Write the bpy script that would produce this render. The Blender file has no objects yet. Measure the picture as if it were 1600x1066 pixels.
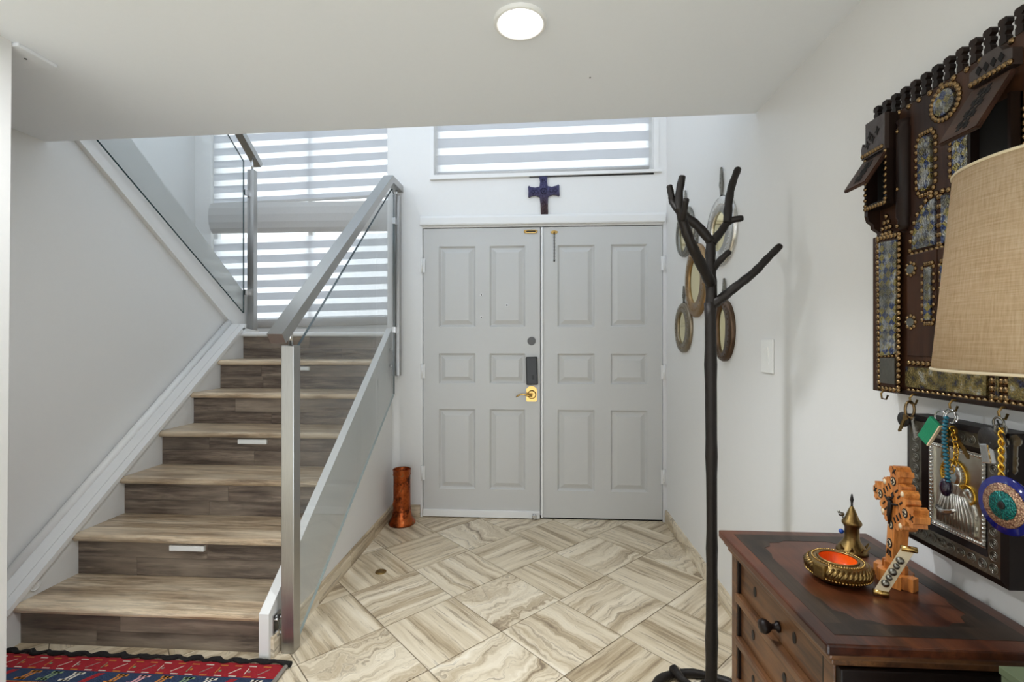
import bpy, bmesh, math, random
from mathutils import Vector, Matrix
random.seed(7)
R = math.radians
scene = bpy.context.scene
C = scene.collection

# ------------------------------------------------------------------ camera
FPX, HCAM, YAW = 738.0, 1.28, R(3.45)
cam_d = bpy.data.cameras.new('camera')
cam = bpy.data.objects.new('camera', cam_d)
C.objects.link(cam)
cam.location = (0, 0, HCAM)
cam.rotation_euler = (R(90), 0, YAW)
cam_d.sensor_width = 36.0
cam_d.lens = FPX / 1600.0 * 36.0
cam_d.clip_start = 0.02
scene.camera = cam
# ------------------------------------------------------------------ world, light, exposure
world = bpy.data.worlds.new('daylight')
scene.world = world
world.use_nodes = True
wb = world.node_tree.nodes['Background']
wb.inputs[0].default_value = (0.915, 0.955, 1.0, 1)
wb.inputs[1].default_value = 1.3
sun_d = bpy.data.lights.new('sun', 'SUN'); sun_d.energy = 9.0; sun_d.angle = R(2.0); sun_d.color = (0.69, 0.85, 1.0)
sun = bpy.data.objects.new('sun', sun_d); C.objects.link(sun)
sun.rotation_euler = (R(58), 0, R(8))        # shines in through the added rear opening, towards the front doors
vs = scene.view_settings
vs.view_transform = 'Standard'
vs.look = 'None'
vs.exposure = 0.76
vs.gamma = 1.0
vs.use_curve_mapping = False
DOWNLIGHT_W = 5.2

_c, _s = math.cos(YAW), math.sin(YAW)
def ray(u, v):
    x = (u - 800) / FPX
    return (x * _c - _s, x * _s + _c, (533 - v) / FPX)
def onX(u, v, X):
    d = ray(u, v); t = X / d[0]
    return (X, t * d[1], HCAM + t * d[2])
def onY(u, v, Y):
    d = ray(u, v); t = Y / d[1]
    return (t * d[0], Y, HCAM + t * d[2])
def onZ(u, v, Z):
    d = ray(u, v); t = (Z - HCAM) / d[2]
    return (t * d[0], t * d[1], Z)
def atD(u, v, D):                      # point at distance D along the view direction
    d = ray(u, v)
    return (d[0] * D, d[1] * D, HCAM + d[2] * D)

# ------------------------------------------------------------------ materials
def lin(c):
    return tuple((x / 12.92 if x <= 0.04045 else ((x + 0.055) / 1.055) ** 2.4) for x in (v / 255.0 for v in c))
MATS = {}
def newmat(name):
    m = bpy.data.materials.new(name); m.use_nodes = True
    nt = m.node_tree
    for n in list(nt.nodes): nt.nodes.remove(n)
    out = nt.nodes.new('ShaderNodeOutputMaterial')
    MATS[name] = m
    return m, nt, out
class NB:
    """small node helper"""
    def __init__(self, nt): self.nt = nt
    def n(self, t, **kw):
        nd = self.nt.nodes.new(t)
        for k, v in kw.items():
            if k == 'i':
                for a, b in v.items():
                    nd.inputs[a].default_value = b
            else: setattr(nd, k, v)
        return nd
    def l(self, a, b): self.nt.links.new(a, b)
    def ramp(self, fac, stops, interp='LINEAR'):
        r = self.n('ShaderNodeValToRGB'); cr = r.color_ramp; cr.interpolation = interp
        while len(cr.elements) < len(stops): cr.elements.new(0.5)
        for e, (p, c) in zip(cr.elements, stops):
            e.position = p; e.color = (*c, 1)
        self.l(fac, r.inputs[0]); return r.outputs[0]
    def mix(self, fac, a, b, mode='MIX'):
        m = self.n('ShaderNodeMix', data_type='RGBA', blend_type=mode)
        for s, v in ((0, fac), (6, a), (7, b)):
            if hasattr(v, 'links') or hasattr(v, 'is_linked'): self.l(v, m.inputs[s])
            elif s == 0: m.inputs[0].default_value = v
            else: m.inputs[s].default_value = (*v, 1)
        return m.outputs[2]
    def math(self, op, a, b=0.0):
        m = self.n('ShaderNodeMath', operation=op)
        for s, v in ((0, a), (1, b)):
            if hasattr(v, 'is_linked'): self.l(v, m.inputs[s])
            else: m.inputs[s].default_value = v
        return m.outputs[0]
    def bump(self, h, strength=0.3, dist=0.01):
        b = self.n('ShaderNodeBump', i={'Strength': strength, 'Distance': dist})
        self.l(h, b.inputs['Height']); return b.outputs[0]
    def coords(self, scale=(1, 1, 1), randomize=False, rot=(0, 0, 0)):
        tc = self.n('ShaderNodeTexCoord')
        mp = self.n('ShaderNodeMapping'); mp.inputs['Scale'].default_value = scale
        mp.inputs['Rotation'].default_value = rot
        if randomize:
            oi = self.n('ShaderNodeObjectInfo')
            vm = self.n('ShaderNodeVectorMath', operation='MULTIPLY_ADD')
            self.l(oi.outputs['Random'], vm.inputs[0]); vm.inputs[1].default_value = (17.3, 31.7, 9.1)
            self.l(tc.outputs['Object'], vm.inputs[2]); self.l(vm.outputs[0], mp.inputs[0])
        else: self.l(tc.outputs['Object'], mp.inputs[0])
        return mp.outputs[0]
    def noise(self, vec, scale, detail=4, rough=0.55, dist=0.0):
        t = self.n('ShaderNodeTexNoise', i={'Scale': scale, 'Detail': detail, 'Roughness': rough, 'Distortion': dist})
        self.l(vec, t.inputs['Vector']); return t.outputs['Fac']
    def bsdf(self, out, color, rough=0.5, metal=0.0, normal=None, spec=0.5, **kw):
        b = self.n('ShaderNodeBsdfPrincipled')
        for key, v in (('Base Color', color), ('Roughness', rough), ('Metallic', metal)):
            if hasattr(v, 'is_linked'): self.l(v, b.inputs[key])
            elif key == 'Base Color': b.inputs[key].default_value = (*v, 1)
            else: b.inputs[key].default_value = v
        b.inputs['Specular IOR Level'].default_value = spec
        for k, v in kw.items(): b.inputs[k].default_value = v
        if normal: self.l(normal, b.inputs['Normal'])
        self.l(b.outputs[0], out.inputs[0]); return b
def plain(name, rgb, rough=0.5, metal=0.0, bump=0.0, bscale=60, var=0.06, spec=0.5):
    """one colour with slight noise variation and optional fine relief"""
    m, nt, out = newmat(name); b = NB(nt); c = lin(rgb)
    v = b.coords(); f = b.noise(v, bscale * 0.25, 3)
    col = b.mix(f, tuple(x * (1 - var) for x in c), tuple(min(1, x * (1 + var)) for x in c))
    nrm = b.bump(b.noise(v, bscale, 4), bump, 0.003) if bump else None
    b.bsdf(out, col, rough, metal, nrm, spec)
    return m
plain('paint_wall', (229, 228, 226), 0.42, bump=0.05, bscale=180, var=0.012)
plain('paint_ceiling', (237, 240, 244), 0.75, bump=0.04, bscale=200, var=0.012)
plain('paint_trim', (231, 230, 228), 0.3, var=0.01)
plain('paint_door', (198, 197, 194), 0.38, bump=0.03, bscale=90, var=0.012)
plain('white_plastic', (236, 236, 233), 0.3, var=0.01)
plain('grout', (120, 105, 86), 0.9, var=0.1)
plain('black_plastic', (22, 22, 22), 0.35)
plain('dark_line', (28, 26, 25), 0.8)
plain('grey_plug', (105, 104, 103), 0.6)
plain('steel_bright', (205, 205, 205), 0.18, 1.0)
plain('brass', (196, 160, 96), 0.24, 1.0, var=0.15)
plain('brass_old', (140, 114, 70), 0.34, 1.0, bump=0.25, bscale=160, var=0.3)
plain('bronze_stud', (132, 108, 76), 0.2, 1.0, var=0.25)
plain('pewter', (128, 125, 117), 0.32, 1.0, bump=0.4, bscale=120, var=0.25)
plain('silver', (205, 203, 198), 0.22, 1.0, bump=0.25, bscale=220, var=0.2)
plain('gold', (222, 176, 70), 0.2, 1.0, var=0.15)
plain('black_iron', (30, 24, 20), 0.5, 0.35, bump=0.6, bscale=70, var=0.3)
plain('mirror_tint', (236, 225, 178), 0.05, 1.0, var=0.01)
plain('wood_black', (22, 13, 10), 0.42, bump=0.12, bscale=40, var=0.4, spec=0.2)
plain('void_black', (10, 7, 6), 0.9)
plain('green_leather', (20, 128, 88), 0.55, bump=0.3, bscale=300)
plain('black_leather', (30, 26, 24), 0.5, bump=0.3, bscale=300)
plain('cobalt_glass', (18, 26, 112), 0.1)
plain('teal_bead', (28, 92, 110), 0.2)
plain('dark_bead', (30, 18, 36), 0.15)
plain('blue_bead', (40, 80, 170), 0.2)
plain('pearl', (226, 206, 172), 0.2)
plain('green_card', (98, 108, 80), 0.6)
plain('cream_cloth', (206, 190, 160), 0.8)
plain('yarn_black', (20, 17, 16), 0.95, bump=0.6, bscale=300)
plain('yarn_red', (150, 18, 30), 0.95, bump=0.8, bscale=320, var=0.2)
plain('yarn_navy', (36, 52, 80), 0.95, bump=0.8, bscale=320, var=0.2)
plain('yarn_orange', (190, 120, 50), 0.95, bump=0.8, bscale=320)
plain('yarn_green', (120, 140, 105), 0.95, bump=0.8, bscale=320)
plain('yarn_cream', (215, 205, 190), 0.95, bump=0.8, bscale=320)
plain('yarn_pink', (206, 150, 150), 0.95, bump=0.8, bscale=320)
plain('yarn_grey', (140, 132, 122), 0.95, bump=0.8, bscale=320)
plain('orange_enamel', (238, 96, 22), 0.25)
plain('ink', (20, 14, 12), 0.6)
plain('icon_silver', (190, 187, 180), 0.28, 1.0, bump=0.6, bscale=160, var=0.3)
plain('icon_ground', (188, 184, 172), 0.3, 1.0, bump=0.15, bscale=60)
plain('face_tone', (120, 128, 128), 0.5)
plain('sash_grey', (214, 214, 212), 0.5)

def mat_brushed():
    m, nt, out = newmat('brushed_steel'); b = NB(nt)
    v = b.coords((120, 120, 2)); f = b.noise(v, 6, 3)
    col = b.mix(f, lin((150, 149, 147)), lin((186, 185, 183)))
    rg = b.math('MULTIPLY_ADD', f, 0.15); rg.node.inputs[2].default_value = 0.24
    b.bsdf(out, col, rg, 1.0, b.bump(f, 0.05, 0.001))
mat_brushed()
def mat_glass(name, tint, f0=0.04):
    m, nt, out = newmat(name); b = NB(nt)
    tr = b.n('ShaderNodeBsdfTransparent'); tr.inputs[0].default_value = (*tint, 1)
    gl = b.n('ShaderNodeBsdfGlossy'); gl.inputs['Roughness'].default_value = 0.02
    lw = b.n('ShaderNodeLayerWeight'); lw.inputs[0].default_value = 0.5
    fr = b.math('MULTIPLY_ADD', b.math('POWER', lw.outputs['Facing'], 5.0), 0.9); fr.node.inputs[2].default_value = f0
    mx = b.n('ShaderNodeMixShader')
    b.l(fr, mx.inputs[0]); b.l(tr.outputs[0], mx.inputs[1]); b.l(gl.outputs[0], mx.inputs[2])
    b.l(mx.outputs[0], out.inputs[0])
mat_glass('rail_glass', (0.925, 0.935, 0.935))
mat_glass('pane_glass', (0.95, 0.97, 0.97))
plain('glass_edge', (26, 58, 62), 0.15)
plain('glass_edge_pale', (176, 190, 188), 0.2)
def mat_blind(name, col, transp, trans_w):
    m, nt, out = newmat(name); b = NB(nt)
    d = b.n('ShaderNodeBsdfDiffuse'); d.inputs[0].default_value = (*col, 1)
    t = b.n('ShaderNodeBsdfTranslucent'); t.inputs[0].default_value = (*col, 1)
    tp = b.n('ShaderNodeBsdfTransparent'); tp.inputs[0].default_value = (0.95, 0.96, 0.97, 1)
    v = b.coords(); w = b.noise(v, 400, 2)
    m1 = b.n('ShaderNodeMixShader'); m1.inputs[0].default_value = trans_w
    b.l(d.outputs[0], m1.inputs[1]); b.l(t.outputs[0], m1.inputs[2])
    m2 = b.n('ShaderNodeMixShader')
    f = b.math('MULTIPLY', w, transp * 2.0); b.l(f, m2.inputs[0])
    b.l(m1.outputs[0], m2.inputs[1]); b.l(tp.outputs[0], m2.inputs[2])
    b.l(m2.outputs[0], out.inputs[0])
mat_blind('blind_sheer', (0.93, 0.93, 0.93), 0.36, 0.80)
mat_blind('blind_opaque', (0.70, 0.71, 0.73), 0.0, 0.50)
plain('blind_fabric', (192, 190, 187), 0.8, bump=0.1, bscale=300)

def mat_emit(name, col, strength):
    m, nt, out = newmat(name); b = NB(nt)
    e = b.n('ShaderNodeEmission'); e.inputs[0].default_value = (*col, 1); e.inputs[1].default_value = strength
    b.l(e.outputs[0], out.inputs[0])
mat_emit('lamp_glow', (1.0, 0.96, 0.90), 14.0)

def mat_travertine(name, rnd=True, along='X', across='Y'):
    m, nt, out = newmat(name); b = NB(nt)
    oi = b.n('ShaderNodeObjectInfo')
    v = b.coords((1, 1, 1), rnd)
    warp = b.noise(v, 4.0, 4, 0.6)
    sep = b.n('ShaderNodeSeparateXYZ'); b.l(v, sep.inputs[0])
    # bands run along X: position across is Y, bent by large soft noise
    amt = b.n('ShaderNodeMapRange'); b.l(oi.outputs['Random'], amt.inputs[0])
    amt.inputs[1].default_value = 0.62; amt.inputs[2].default_value = 0.92
    amt.inputs[3].default_value = 0.025; amt.inputs[4].default_value = 0.42
    wv = b.math('ADD', sep.outputs[across], b.math('MULTIPLY', b.math('SUBTRACT', warp, 0.5), amt.outputs[0] if rnd else 0.1))
    cmb = b.n('ShaderNodeCombineXYZ')
    b.l(b.math('MULTIPLY', sep.outputs[along], 0.9), cmb.inputs[0]); b.l(b.math('MULTIPLY', wv, 16.0), cmb.inputs[1])
    if rnd: b.l(b.math('MULTIPLY', oi.outputs['Random'], 40.0), cmb.inputs[2])
    n1 = b.noise(cmb.outputs[0], 1.15, 7, 0.62)
    col = b.ramp(n1, [(0.30, lin((134, 117, 98))), (0.41, lin((186, 170, 144))), (0.50, lin((214, 202, 180))), (0.62, lin((228, 218, 199))), (0.76, lin((240, 235, 224)))])
    n2 = b.noise(cmb.outputs[0], 3.6, 6, 0.7)
    vein = b.ramp(n2, [(0.38, (1, 1, 1)), (0.45, (0, 0, 0))])
    col = b.mix(b.math('MULTIPLY', vein, 0.55), col, lin((116, 98, 78)))
    if rnd:
        tone = b.ramp(oi.outputs['Random'], [(0.0, (0.90, 0.85, 0.77)), (0.5, (0.98, 0.94, 0.88)), (1.0, (1.05, 1.03, 1.00))])
        col = b.mix(1.0, col, tone, 'MULTIPLY')
    rg = b.math('MULTIPLY_ADD', n1, 0.2); rg.node.inputs[2].default_value = 0.24
    b.bsdf(out, col, rg, 0.0, b.bump(n2, 0.06, 0.002))
mat_travertine('travertine')
mat_travertine('travertine_skirting', True, 'Y', 'Z')
mat_travertine('travertine_skirting_back', True, 'X', 'Z')

def mat_plankwood(name, dark, mid, light, rough=0.45, along='X', sc=1.0, spec=0.5):
    m, nt, out = newmat(name); b = NB(nt)
    s = (1.2 * sc, 14 * sc, 14 * sc) if along == 'X' else ((14 * sc, 1.2 * sc, 14 * sc) if along == 'Y' else (14 * sc, 14 * sc, 1.2 * sc))
    v = b.coords(s, True)
    n1 = b.noise(v, 1.6, 7, 0.65, 0.5)
    n2 = b.noise(v, 5.0, 6, 0.7, 0.2)
    v3 = b.coords((0.8, 2.5, 2.5), True)
    n3 = b.noise(v3, 2.2, 3)
    col = b.ramp(n1, [(0.3, lin(dark)), (0.5, lin(mid)), (0.72, lin(light))])
    col = b.mix(b.ramp(n2, [(0.40, (0.55, 0.55, 0.55)), (0.55, (0, 0, 0))]), col, tuple(x * 0.5 for x in lin(dark)))
    col = b.mix(b.ramp(n3, [(0.45, (0, 0, 0)), (0.68, (0.55, 0.55, 0.55))]), col, lin(light))
    oi = b.n('ShaderNodeObjectInfo')
    tone = b.ramp(oi.outputs['Random'], [(0.0, (0.86, 0.85, 0.84)), (1.0, (1.12, 1.10, 1.08))])
    col = b.mix(1.0, col, tone, 'MULTIPLY')
    b.bsdf(out, col, rough, 0.0, b.bump(n2, 0.12, 0.002), spec)
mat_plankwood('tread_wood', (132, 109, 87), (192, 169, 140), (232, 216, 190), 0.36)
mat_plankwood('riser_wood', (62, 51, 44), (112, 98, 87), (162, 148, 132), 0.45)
mat_plankwood('dresser_wood', (54, 32, 18), (90, 57, 32), (122, 83, 49), 0.4, 'Y')
mat_plankwood('dresser_red', (36, 16, 10), (70, 34, 20), (110, 62, 36), 0.3, 'Y', 0.6, 0.4)
mat_plankwood('dresser_dark', (22, 16, 12), (38, 28, 22), (66, 52, 40), 0.4, 'Y', 0.8, 0.3)
mat_plankwood('cabinet_wood', (34, 19, 12), (54, 32, 20), (78, 48, 29), 0.42, 'Z', 1.0, 0.3)
mat_plankwood('cabinet_dark', (20, 13, 10), (30, 19, 14), (42, 27, 20), 0.45, 'Z', 1.0, 0.22)
mat_plankwood('awning_wood', (46, 28, 20), (60, 38, 27), (80, 53, 38), 0.42, 'Y', 1.0, 0.3)
mat_plankwood('olive_wood', (160, 88, 36), (196, 122, 58), (220, 154, 88), 0.36, 'Z', 1.6, 0.35)
plain('fret_carved', (58, 47, 42), 0.4, bump=0.4, bscale=60, var=0.2)

def mat_zellige():
    """pressed, painted tin: blue and mustard diamonds on silver"""
    m, nt, out = newmat('painted_tin'); b = NB(nt)
    v = b.coords((1, 1, 1), False, (R(45), 0, 0))
    ck = b.n('ShaderNodeTexChecker', i={'Scale': 66.0}); b.l(v, ck.inputs[0])
    ck.inputs[1].default_value = (*lin((64, 76, 112)), 1); ck.inputs[2].default_value = (*lin((150, 136, 78)), 1)
    v2 = b.coords((0.3, 1, 1), False)
    n = b.noise(v2, 45, 4)
    c2 = b.mix(b.ramp(n, [(0.47, (0, 0, 0)), (0.60, (0.85, 0.85, 0.85))]), ck.outputs[0], lin((176, 178, 176)))
    n2 = b.noise(v2, 14, 2)
    c3 = b.mix(b.ramp(n2, [(0.36, (0.75, 0.75, 0.75)), (0.52, (0, 0, 0))]), c2, lin((96, 94, 84)))
    vo = b.n('ShaderNodeTexVoronoi', i={'Scale': 260.0}); b.l(v, vo.inputs['Vector'])
    b.bsdf(out, c3, 0.25, 0.7, b.bump(vo.outputs['Distance'], 0.6, 0.003))
mat_zellige()
def mat_brasstin():
    m, nt, out = newmat('brass_tin'); b = NB(nt)
    v = b.coords((1, 1, 1))
    n = b.noise(v, 44, 4)
    col = b.ramp(n, [(0.36, lin((62, 62, 80))), (0.46, lin((112, 100, 62))), (0.58, lin((152, 134, 84))), (0.70, lin((176, 174, 164)))])
    vo = b.n('ShaderNodeTexVoronoi', i={'Scale': 240.0}); b.l(v, vo.inputs['Vector'])
    b.bsdf(out, col, 0.26, 0.8, b.bump(vo.outputs['Distance'], 0.6, 0.003))
mat_brasstin()
def mat_linen():
    m, nt, out = newmat('linen_shade'); b = NB(nt)
    tc = b.n('ShaderNodeTexCoord')
    va = b.n('ShaderNodeMapping'); va.inputs['Scale'].default_value = (8, 8, 220); b.l(tc.outputs['Object'], va.inputs[0])
    vb = b.n('ShaderNodeMapping'); vb.inputs['Scale'].default_value = (200, 200, 9); b.l(tc.outputs['Object'], vb.inputs[0])
    n1 = b.noise(va.outputs[0], 2.2, 4, 0.65); n2 = b.noise(vb.outputs[0], 2.2, 4, 0.65)
    w = b.math('ADD', b.math('MULTIPLY', n1, 0.5), b.math('MULTIPLY', n2, 0.5))
    col = b.ramp(w, [(0.32, lin((192, 164, 128))), (0.5, lin((214, 190, 157))), (0.68, lin((228, 210, 182)))])
    d = b.n('ShaderNodeBsdfDiffuse'); t = b.n('ShaderNodeBsdfTranslucent')
    b.l(col, d.inputs[0]); b.l(col, t.inputs[0])
    nrm = b.bump(w, 0.35, 0.002); b.l(nrm, d.inputs['Normal'])
    mx = b.n('ShaderNodeMixShader'); mx.inputs[0].default_value = 0.45
    b.l(d.outputs[0], mx.inputs[1]); b.l(t.outputs[0], mx.inputs[2]); b.l(mx.outputs[0], out.inputs[0])
mat_linen()
def mat_copper():
    m, nt, out = newmat('old_copper'); b = NB(nt)
    v = b.coords((1, 1, 1)); n = b.noise(v, 14, 5, 0.65)
    col = b.ramp(n, [(0.34, lin((62, 34, 22))), (0.48, lin((150, 74, 38))), (0.58, lin((178, 92, 48))), (0.7, lin((112, 92, 62)))])
    rg = b.math('MULTIPLY_ADD', n, 0.3); rg.node.inputs[2].default_value = 0.14
    b.bsdf(out, col, rg, 1.0, b.bump(b.noise(v, 30, 3), 0.25, 0.004))
mat_copper()
def mat_glitter(name, c1, c2, scale):
    m, nt, out = newmat(name); b = NB(nt)
    v = b.coords(); vo = b.n('ShaderNodeTexVoronoi', i={'Scale': scale}); b.l(v, vo.inputs['Vector'])
    col = b.mix(b.math('MULTIPLY', vo.outputs['Color'].node.outputs['Distance'], 1.4), lin(c1), lin(c2))
    b.bsdf(out, col, 0.25, 0.5, b.bump(vo.outputs['Distance'], 0.8, 0.002))
mat_glitter('glitter_gold', (226, 190, 150), (140, 100, 84), 320)
mat_glitter('glitter_teal', (36, 150, 136), (10, 84, 84), 320)
def mat_cross_metal():
    m, nt, out = newmat('enamel_metal'); b = NB(nt)
    v = b.coords(); n = b.noise(v, 12, 3)
    sep = b.n('ShaderNodeSeparateXYZ'); b.l(v, sep.inputs[0])
    col = b.mix(b.ramp(sep.outputs['Z'], [(0.12, (0, 0, 0)), (0.24, (1, 1, 1))]), lin((58, 40, 42)), lin((54, 52, 82)))
    vo = b.n('ShaderNodeTexVoronoi', i={'Scale': 70.0}); b.l(v, vo.inputs['Vector'])
    b.bsdf(out, col, 0.4, 0.6, b.bump(vo.outputs['Distance'], 0.9, 0.004))
mat_cross_metal()

# ------------------------------------------------------------------ mesh builder
class MB:
    def __init__(self): self.bm = bmesh.new(); self.mi = 0; self.M = None
    def _v(self, co):
        co = Vector(co)
        return self.bm.verts.new(self.M @ co if self.M else co)
    def _f(self, vs, smooth=False):
        try:
            f = self.bm.faces.new(vs); f.material_index = self.mi; f.smooth = smooth; return f
        except ValueError: return None
    def box(self, x0, x1, y0, y1, z0, z1, bev=0.0):
        p = [(x, y, z) for z in (z0, z1) for y in (y0, y1) for x in (x0, x1)]
        v = [self._v(q) for q in p]
        fs = [self._f([v[i] for i in ix]) for ix in ((0, 2, 3, 1), (4, 5, 7, 6), (0, 1, 5, 4), (2, 6, 7, 3), (0, 4, 6, 2), (1, 3, 7, 5))]
        if bev:
            es = list({e for f in fs for e in f.edges})
            bmesh.ops.bevel(self.bm, geom=es, offset=bev, segments=2, profile=0.6, affect='EDGES')
        return self
    def hexa(self, pts):              # 8 points: bottom 4 (ccw) then top 4
        v = [self._v(q) for q in pts]
        for ix in ((3, 2, 1, 0), (4, 5, 6, 7), (0, 1, 5, 4), (1, 2, 6, 5), (2, 3, 7, 6), (3, 0, 4, 7)):
            self._f([v[i] for i in ix])
        return self
    def prism(self, poly, axis, a0, a1):
        """poly of 2-D points in the plane across axis ('X': (y,z), 'Y': (x,z), 'Z': (x,y))"""
        def mk(p, a):
            return {'X': (a, p[0], p[1]), 'Y': (p[0], a, p[1]), 'Z': (p[0], p[1], a)}[axis]
        A = [self._v(mk(p, a0)) for p in poly]; B = [self._v(mk(p, a1)) for p in poly]
        n = len(poly)
        self._f(A[::-1]); self._f(B)
        for i in range(n): self._f([A[i], A[(i + 1) % n], B[(i + 1) % n], B[i]])
        return self
    def tube(self, pts, r, seg=8, caps=True, closed=False):
        pts = [Vector(p) for p in pts]; n = len(pts)
        rr = r if isinstance(r, (list, tuple)) else [r] * n
        rings = []; prev = None
        for i, p in enumerate(pts):
            if closed: t = pts[(i + 1) % n] - pts[i - 1]
            else: t = pts[min(i + 1, n - 1)] - pts[max(i - 1, 0)]
            t.normalize()
            if prev is None:
                a = Vector((0, 0, 1)) if abs(t.z) < 0.9 else Vector((1, 0, 0))
                nx = t.cross(a).normalized()
            else:
                nx = (prev - t * prev.dot(t)).normalized()
            prev = nx; ny = t.cross(nx)
            rings.append([self._v(p + (nx * math.cos(2 * math.pi * k / seg) + ny * math.sin(2 * math.pi * k / seg)) * rr[i]) for k in range(seg)])
        m = n if closed else n - 1
        for i in range(m):
            a, b = rings[i], rings[(i + 1) % n]
            for k in range(seg): self._f([a[k], a[(k + 1) % seg], b[(k + 1) % seg], b[k]], True)
        if caps and not closed: self._f(rings[0][::-1]); self._f(rings[-1])
        return self
    def ring(self, c, R_, r, axis='Z', seg=20, rs=6, sx=1.0, sy=1.0):
        pts = []
        for k in range(seg):
            a = 2 * math.pi * k / seg; x, y = R_ * sx * math.cos(a), R_ * sy * math.sin(a)
            pts.append({'Z': (c[0] + x, c[1] + y, c[2]), 'X': (c[0], c[1] + x, c[2] + y), 'Y': (c[0] + x, c[1], c[2] + y)}[axis])
        return self.tube(pts, r, rs, closed=True)
    def lathe(self, prof, c=(0, 0, 0), seg=24, axis='Z', smooth=True, cap0=True):
        rings = []
        for r, h in prof:
            ring = []
            for k in range(seg):
                a = 2 * math.pi * k / seg; x, y = r * math.cos(a), r * math.sin(a)
                q = {'Z': (x, y, h), 'X': (h, x, y), 'Y': (x, h, y)}[axis]
                ring.append(self._v((c[0] + q[0], c[1] + q[1], c[2] + q[2])))
            rings.append(ring)
        for a, b in zip(rings, rings[1:]):
            for k in range(seg): self._f([a[k], a[(k + 1) % seg], b[(k + 1) % seg], b[k]], smooth)
        if cap0: self._f(rings[0][::-1])
        self._f(rings[-1])
        return self
    def ball(self, c, r, seg=8, sc=(1, 1, 1)):
        rings = seg // 2 + 1
        prof = []
        top = self._v((c[0], c[1], c[2] + r * sc[2])); bot = self._v((c[0], c[1], c[2] - r * sc[2]))
        rs = []
        for i in range(1, rings):
            th = math.pi * i / rings
            rs.append([self._v((c[0] + r * sc[0] * math.sin(th) * math.cos(2 * math.pi * k / seg), c[1] + r * sc[1] * math.sin(th) * math.sin(2 * math.pi * k / seg), c[2] + r * sc[2] * math.cos(th))) for k in range(seg)])
        for k in range(seg):
            self._f([top, rs[0][k], rs[0][(k + 1) % seg]], True)
            self._f([bot, rs[-1][(k + 1) % seg], rs[-1][k]], True)
        for a, b in zip(rs, rs[1:]):
            for k in range(seg): self._f([a[k], b[k], b[(k + 1) % seg], a[(k + 1) % seg]], True)
        return self
    def build(self, name, mat, parent=None, local=False, origin=None):
        bmesh.ops.recalc_face_normals(self.bm, faces=self.bm.faces)
        off = Vector((0, 0, 0))
        if parent is not None and not local: off = WL[parent]
        elif parent is None:
            if origin is not None: off = Vector(origin)
            elif not local:
                xs = [v.co for v in self.bm.verts]
                lo = [min(q[i] for q in xs) for i in range(3)]; hi = [max(q[i] for q in xs) for i in range(3)]
                off = Vector(((lo[0] + hi[0]) / 2, (lo[1] + hi[1]) / 2, lo[2]))
        if off.length: bmesh.ops.translate(self.bm, verts=self.bm.verts, vec=-off)
        me = bpy.data.meshes.new(name); self.bm.to_mesh(me); self.bm.free()
        for mm in (mat if isinstance(mat, (list, tuple)) else [mat]): me.materials.append(MATS[mm])
        o = bpy.data.objects.new(name, me); C.objects.link(o)
        if parent is not None: o.parent = parent; WL[o] = WL[parent].copy()
        else: o.location = off; WL[o] = off.copy()
        return o
WL = {}
def thing(name, loc, label, cat, group=None, rot=(0, 0, 0)):
    o = bpy.data.objects.new(name, None); C.objects.link(o)
    o.location = loc; o.rotation_euler = rot; o.empty_display_size = 0.05
    o['label'] = label; o['category'] = cat
    if group: o['group'] = group
    WL[o] = Vector(loc); return o
def tag(o, label, cat, group=None):
    o['label'] = label; o['category'] = cat
    if group: o['group'] = group
    return o
def struct(o):
    o['kind'] = 'structure'; return o
def stuff(o):
    o['kind'] = 'stuff'; return o
def oval(cx, cy, rx, ry, n=32, a0=0.0):
    return [(cx + rx * math.cos(a0 + 2 * math.pi * k / n), cy + ry * math.sin(a0 + 2 * math.pi * k / n)) for k in range(n)]
def cutx(poly, keep):                 # Sutherland-Hodgman with half planes (a,b,c): a*x+b*y<=c
    for a, b, c in keep:
        out = []
        for i in range(len(poly)):
            p, q = poly[i], poly[(i + 1) % len(poly)]
            dp, dq = a * p[0] + b * p[1] - c, a * q[0] + b * q[1] - c
            if dp <= 0: out.append(p)
            if dp * dq < 0:
                t = dp / (dp - dq); out.append((p[0] + (q[0] - p[0]) * t, p[1] + (q[1] - p[1]) * t))
        poly = out
        if len(poly) < 3: return []
    return poly

# =================================================================== THE SETTING
XR, YD = 0.89, 3.40          # right wall face, door wall face
ZC = 2.226                   # low ceiling
ZT = 4.7                     # high ceiling over the stairwell
YR = -0.35                   # right wall cut short, unseen room widened here to let more light in
YB = -3.4                    # room runs back behind the camera
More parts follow.
